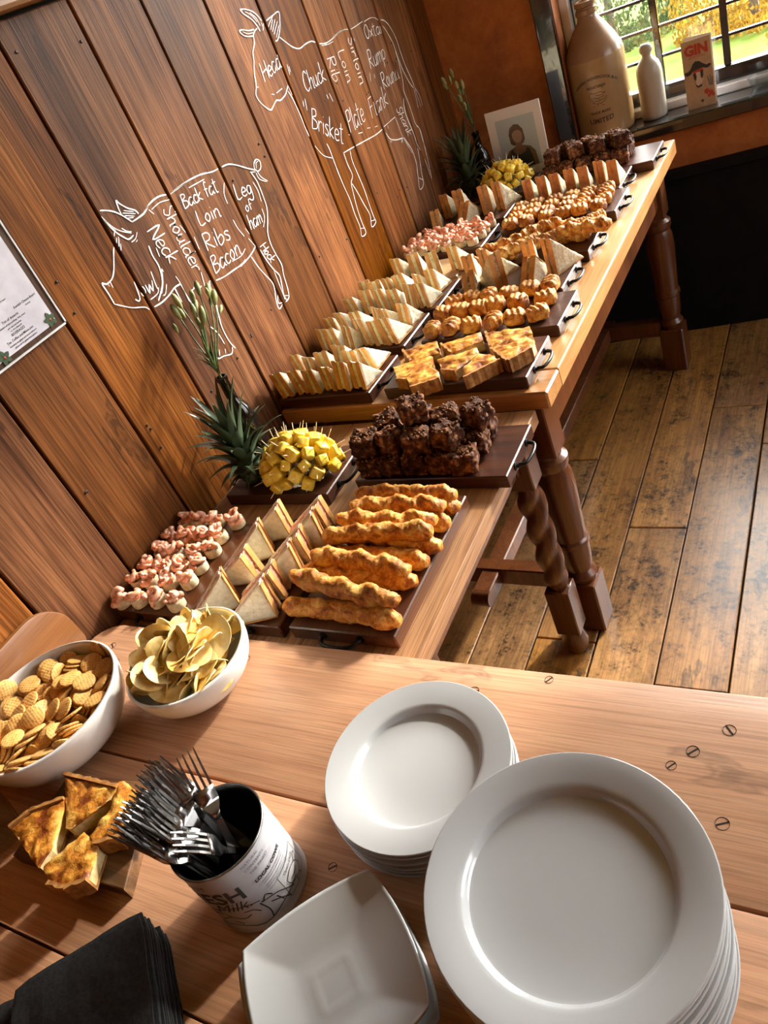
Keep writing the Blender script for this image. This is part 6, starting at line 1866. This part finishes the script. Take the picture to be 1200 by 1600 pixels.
jug_arc('GRIFFIN WOODCOCK & C', .0118, .194, 5.0, 0, .0005)
jug_arc('REGISTERED', .0110, .166, 0, 0, .0003)
jug_arc('TRADE MARK', .0110, .086, 0, 0, .0003)
jug_arc('LIMITED', .0215, .056, -2.2, 0, .0006)
mbs = MB()
for pts in ([(-.022, .0), (-.026, .018), (-.018, .026), (-.008, .022), (.010, .024), (.024, .016)], [(-.018, -.004), (-.006, -.010), (.012, -.010), (.024, -.002), (.026, .008)], [(-.012, .010), (.004, .006), (.020, .010)], [(-.006, .016), (.010, .014), (.026, .020)], [(0, .002), (.012, -.002), (.022, .004)],
            [(-.002, -.012), (-.004, -.018)], [(.008, -.012), (.010, -.018)], [(-.018, -.018), (.016, -.019)], [(.014, .034), (.020, .036)], [(-.010, .0), (.0, -.004), (.008, .0)], [(-.020, .010), (-.014, -.006)]):
    q = wrap_line([(x * 1.05, y) for x, y in pts], ja, .128, .0013, M_STONEINK, jug, 'x', jr)
    mbs.add(q.v, q.f)
obj('bird_emblem', mbs.mesh('bird_emblem', M_STONEINK, False), jug)

o = obj('stoneware_bottle', MB().lathe([(.036, 0), (.0405, .003), (.0415, .012), (.0415, .135), (.040, .155), (.034, .172), (.022, .185), (.0155, .192), (.0150, .200), (.0200, .206), (.0215, .214), (.0200, .223), (.014, .229), (.0005, .231)], 40).mesh('stoneware_bottle', M_STONEPALE), None, wl(.655, .07, SZ))
tag(o, 'small pale stoneware bottle on the sill between the jug and the booklet', 'bottle')

# folded booklet
bk = thing('booklet', 'folded kraft card booklet with red lettering and a cow standing on the sill', 'booklet', None, wl(.806, .030, SZ), (0, 0, WROT - .04))
BW, BH = .0435, .203
front = obj('front_cover', MB().box(-BW, BW, -.0008, 0, 0, BH).mesh('front_cover', M_CARD, False), bk, (0, 0, 0), (-.03, 0, 0))
bkp = obj('back_cover', MB().box(-BW, BW, 0, .0008, 0, BH + .004).mesh('back_cover', plain('white_card', (.7, .66, .66), .6), False), bk, (.006, .030, 0), (.0, 0, -.35))


def flat_shape(name, pts, mat, lift=.0014, th=.0005):
    m = MB().prism(ccw([(x, z) for x, z in pts]), 0, th)
    m.v = [(v[0], -lift - v[2], v[1]) for v in m.v]
    m.f = [q[::-1] for q in m.f]
    return obj(name, m.mesh(name, mat, False), front)


def flat_text(txt, size, x, z, mat, bold=0.0, xs=1.0):
    v, f = text_geo(txt, size, 'CENTER', 0, 1.0, 0, 2, bold)
    return obj('lettering', MB().add([(x + q.x * xs, -.0016, z + q.y) for q in v], f).mesh('lettering', mat, False), front)


flat_text('GIN', .040, 0, .160, M_RED, .0022, 1.0)
flat_text('SELECTION', .0095, 0, .149, M_RED)
flat_shape('hat_print', [(-.040, .108), (-.034, .102), (-.024, .104), (-.016, .112), (.012, .118), (.026, .112), (.034, .114), (.040, .120), (.036, .124), (.026, .122), (.014, .130), (.006, .138), (-.006, .140), (-.014, .134), (-.022, .120), (-.030, .114), (-.040, .114)], M_INK)
flat_shape('fringe_print', [(-.016, .112), (.012, .119), (.016, .112), (.008, .106), (-.004, .108), (-.014, .104)], M_RED, .0012)
flat_shape('face_print', [(-.014, .104), (.014, .110), (.013, .085), (.008, .070), (-.004, .066), (-.010, .072)], plain('pale_print', (.62, .48, .36), .6), .0010)
flat_shape('eye_patch_print', [(-.016, .104), (-.008, .106), (-.006, .094), (-.009, .082), (-.013, .088)], M_INK)
flat_shape('eye_patch_print', [(.006, .109), (.015, .111), (.014, .094), (.010, .084), (.006, .092)], M_INK)
flat_shape('muzzle_print', [(-.010, .072), (-.004, .066), (.008, .070), (.007, .063), (-.003, .060), (-.009, .064)], M_INK)
for a, b in (((.030, .060), (.026, .088)), ((.034, .058), (.034, .090)), ((.038, .058), (.040, .084))):
    flat_shape('stem_print', [(a[0] - .0015, a[1]), (a[0] + .0015, a[1]), (b[0] + .001, b[1]), (b[0] - .002, b[1])], M_INKGREY)
for i, (x, z, s) in enumerate(((.020, .044, .010), (.032, .038, .009), (.026, .030, .007), (.038, .030, .006))):
    flat_shape('flower_print', [(x + s * (1 if k % 2 else .6) * math.cos(k * PI / 6), z + s * (1 if k % 2 else .6) * math.sin(k * PI / 6)) for k in range(12)], M_RED, .0013 + .0001 * i)
flat_shape('heart_print', [(.004, .014), (.009, .020), (.006, .023), (.004, .021), (.002, .023), (-.001, .020)], M_INK)

# glass dish
o = obj('glass_dish', MB().lathe([(.0005, .003), (.024, .003), (.026, 0), (.029, .002), (.036, .018), (.041, .033), (.039, .035), (.034, .022), (.026, .009), (.0005, .008)], 30, None, True, True, lambda a, i, n: 1 + .035 * math.cos(10 * a) * (3 < i < 8)).mesh('glass_dish', M_CLEAR, True, .8), None, wl(.985, .070, SZ))
tag(o, 'small clear glass dish at the right end of the sill', 'dish')

# portrait print standing on the table
fp = thing('portrait_photo', 'white-mounted portrait print of a person in a dark sleeveless top leaning at the table end', 'picture', None, (.268, 2.640, ZR + .0006), (-.075, 0, -.02))
mo = obj('mount', MB().bbox(-.096, .096, 0, .006, 0, .240, .001).mesh('mount', M_MOUNT, False), fp)
pn = obj('print', MB().box(-.066, .070, -.0006, 0, .046, .208).mesh('print', M_PHOTO, False), fp)


def fig(name, pts, mat, lift):
    m = MB().prism(ccw([(x, z) for x, z in pts]), 0, .0003)
    m.v = [(v[0], -lift - v[2], v[1] + .016) for v in m.v]
    m.f = [q[::-1] for q in m.f]
    return obj(name, m.mesh(name, mat, False), pn)


def oval(cx, cz, a, b, n=20):
    return [(cx + a * math.cos(2 * PI * k / n), cz + b * math.sin(2 * PI * k / n)) for k in range(n)]


fig('shoulders_print', [(-.055, .030), (-.050, .075), (-.036, .092), (-.014, .100), (.018, .100), (.040, .092), (.054, .074), (.058, .030)], M_SKIN, .0008)
fig('hair_print', [(-.026, .112), (-.027, .140), (-.020, .160), (-.004, .170), (.012, .166), (.024, .150), (.026, .118), (.018, .106), (-.016, .104)], M_HAIR, .0011)
fig('neck_print', [(-.012, .090), (.014, .090), (.012, .116), (-.010, .116)], M_SKIN, .0014)
fig('face_print', oval(.001, .134, .0175, .0235), plain('photo_face_print', (.26, .155, .11), .4), .0017)
fig('fringe_print', [(-.018, .140), (-.014, .156), (.002, .162), (.017, .154), (.020, .140), (.010, .150), (-.006, .150)], M_HAIR, .0020)
fig('top_print', [(-.040, .030), (-.036, .070), (-.030, .090), (-.022, .092), (-.018, .080), (.0, .072), (.020, .080), (.026, .092), (.034, .088), (.040, .066), (.044, .030)], M_TOP, .0020)
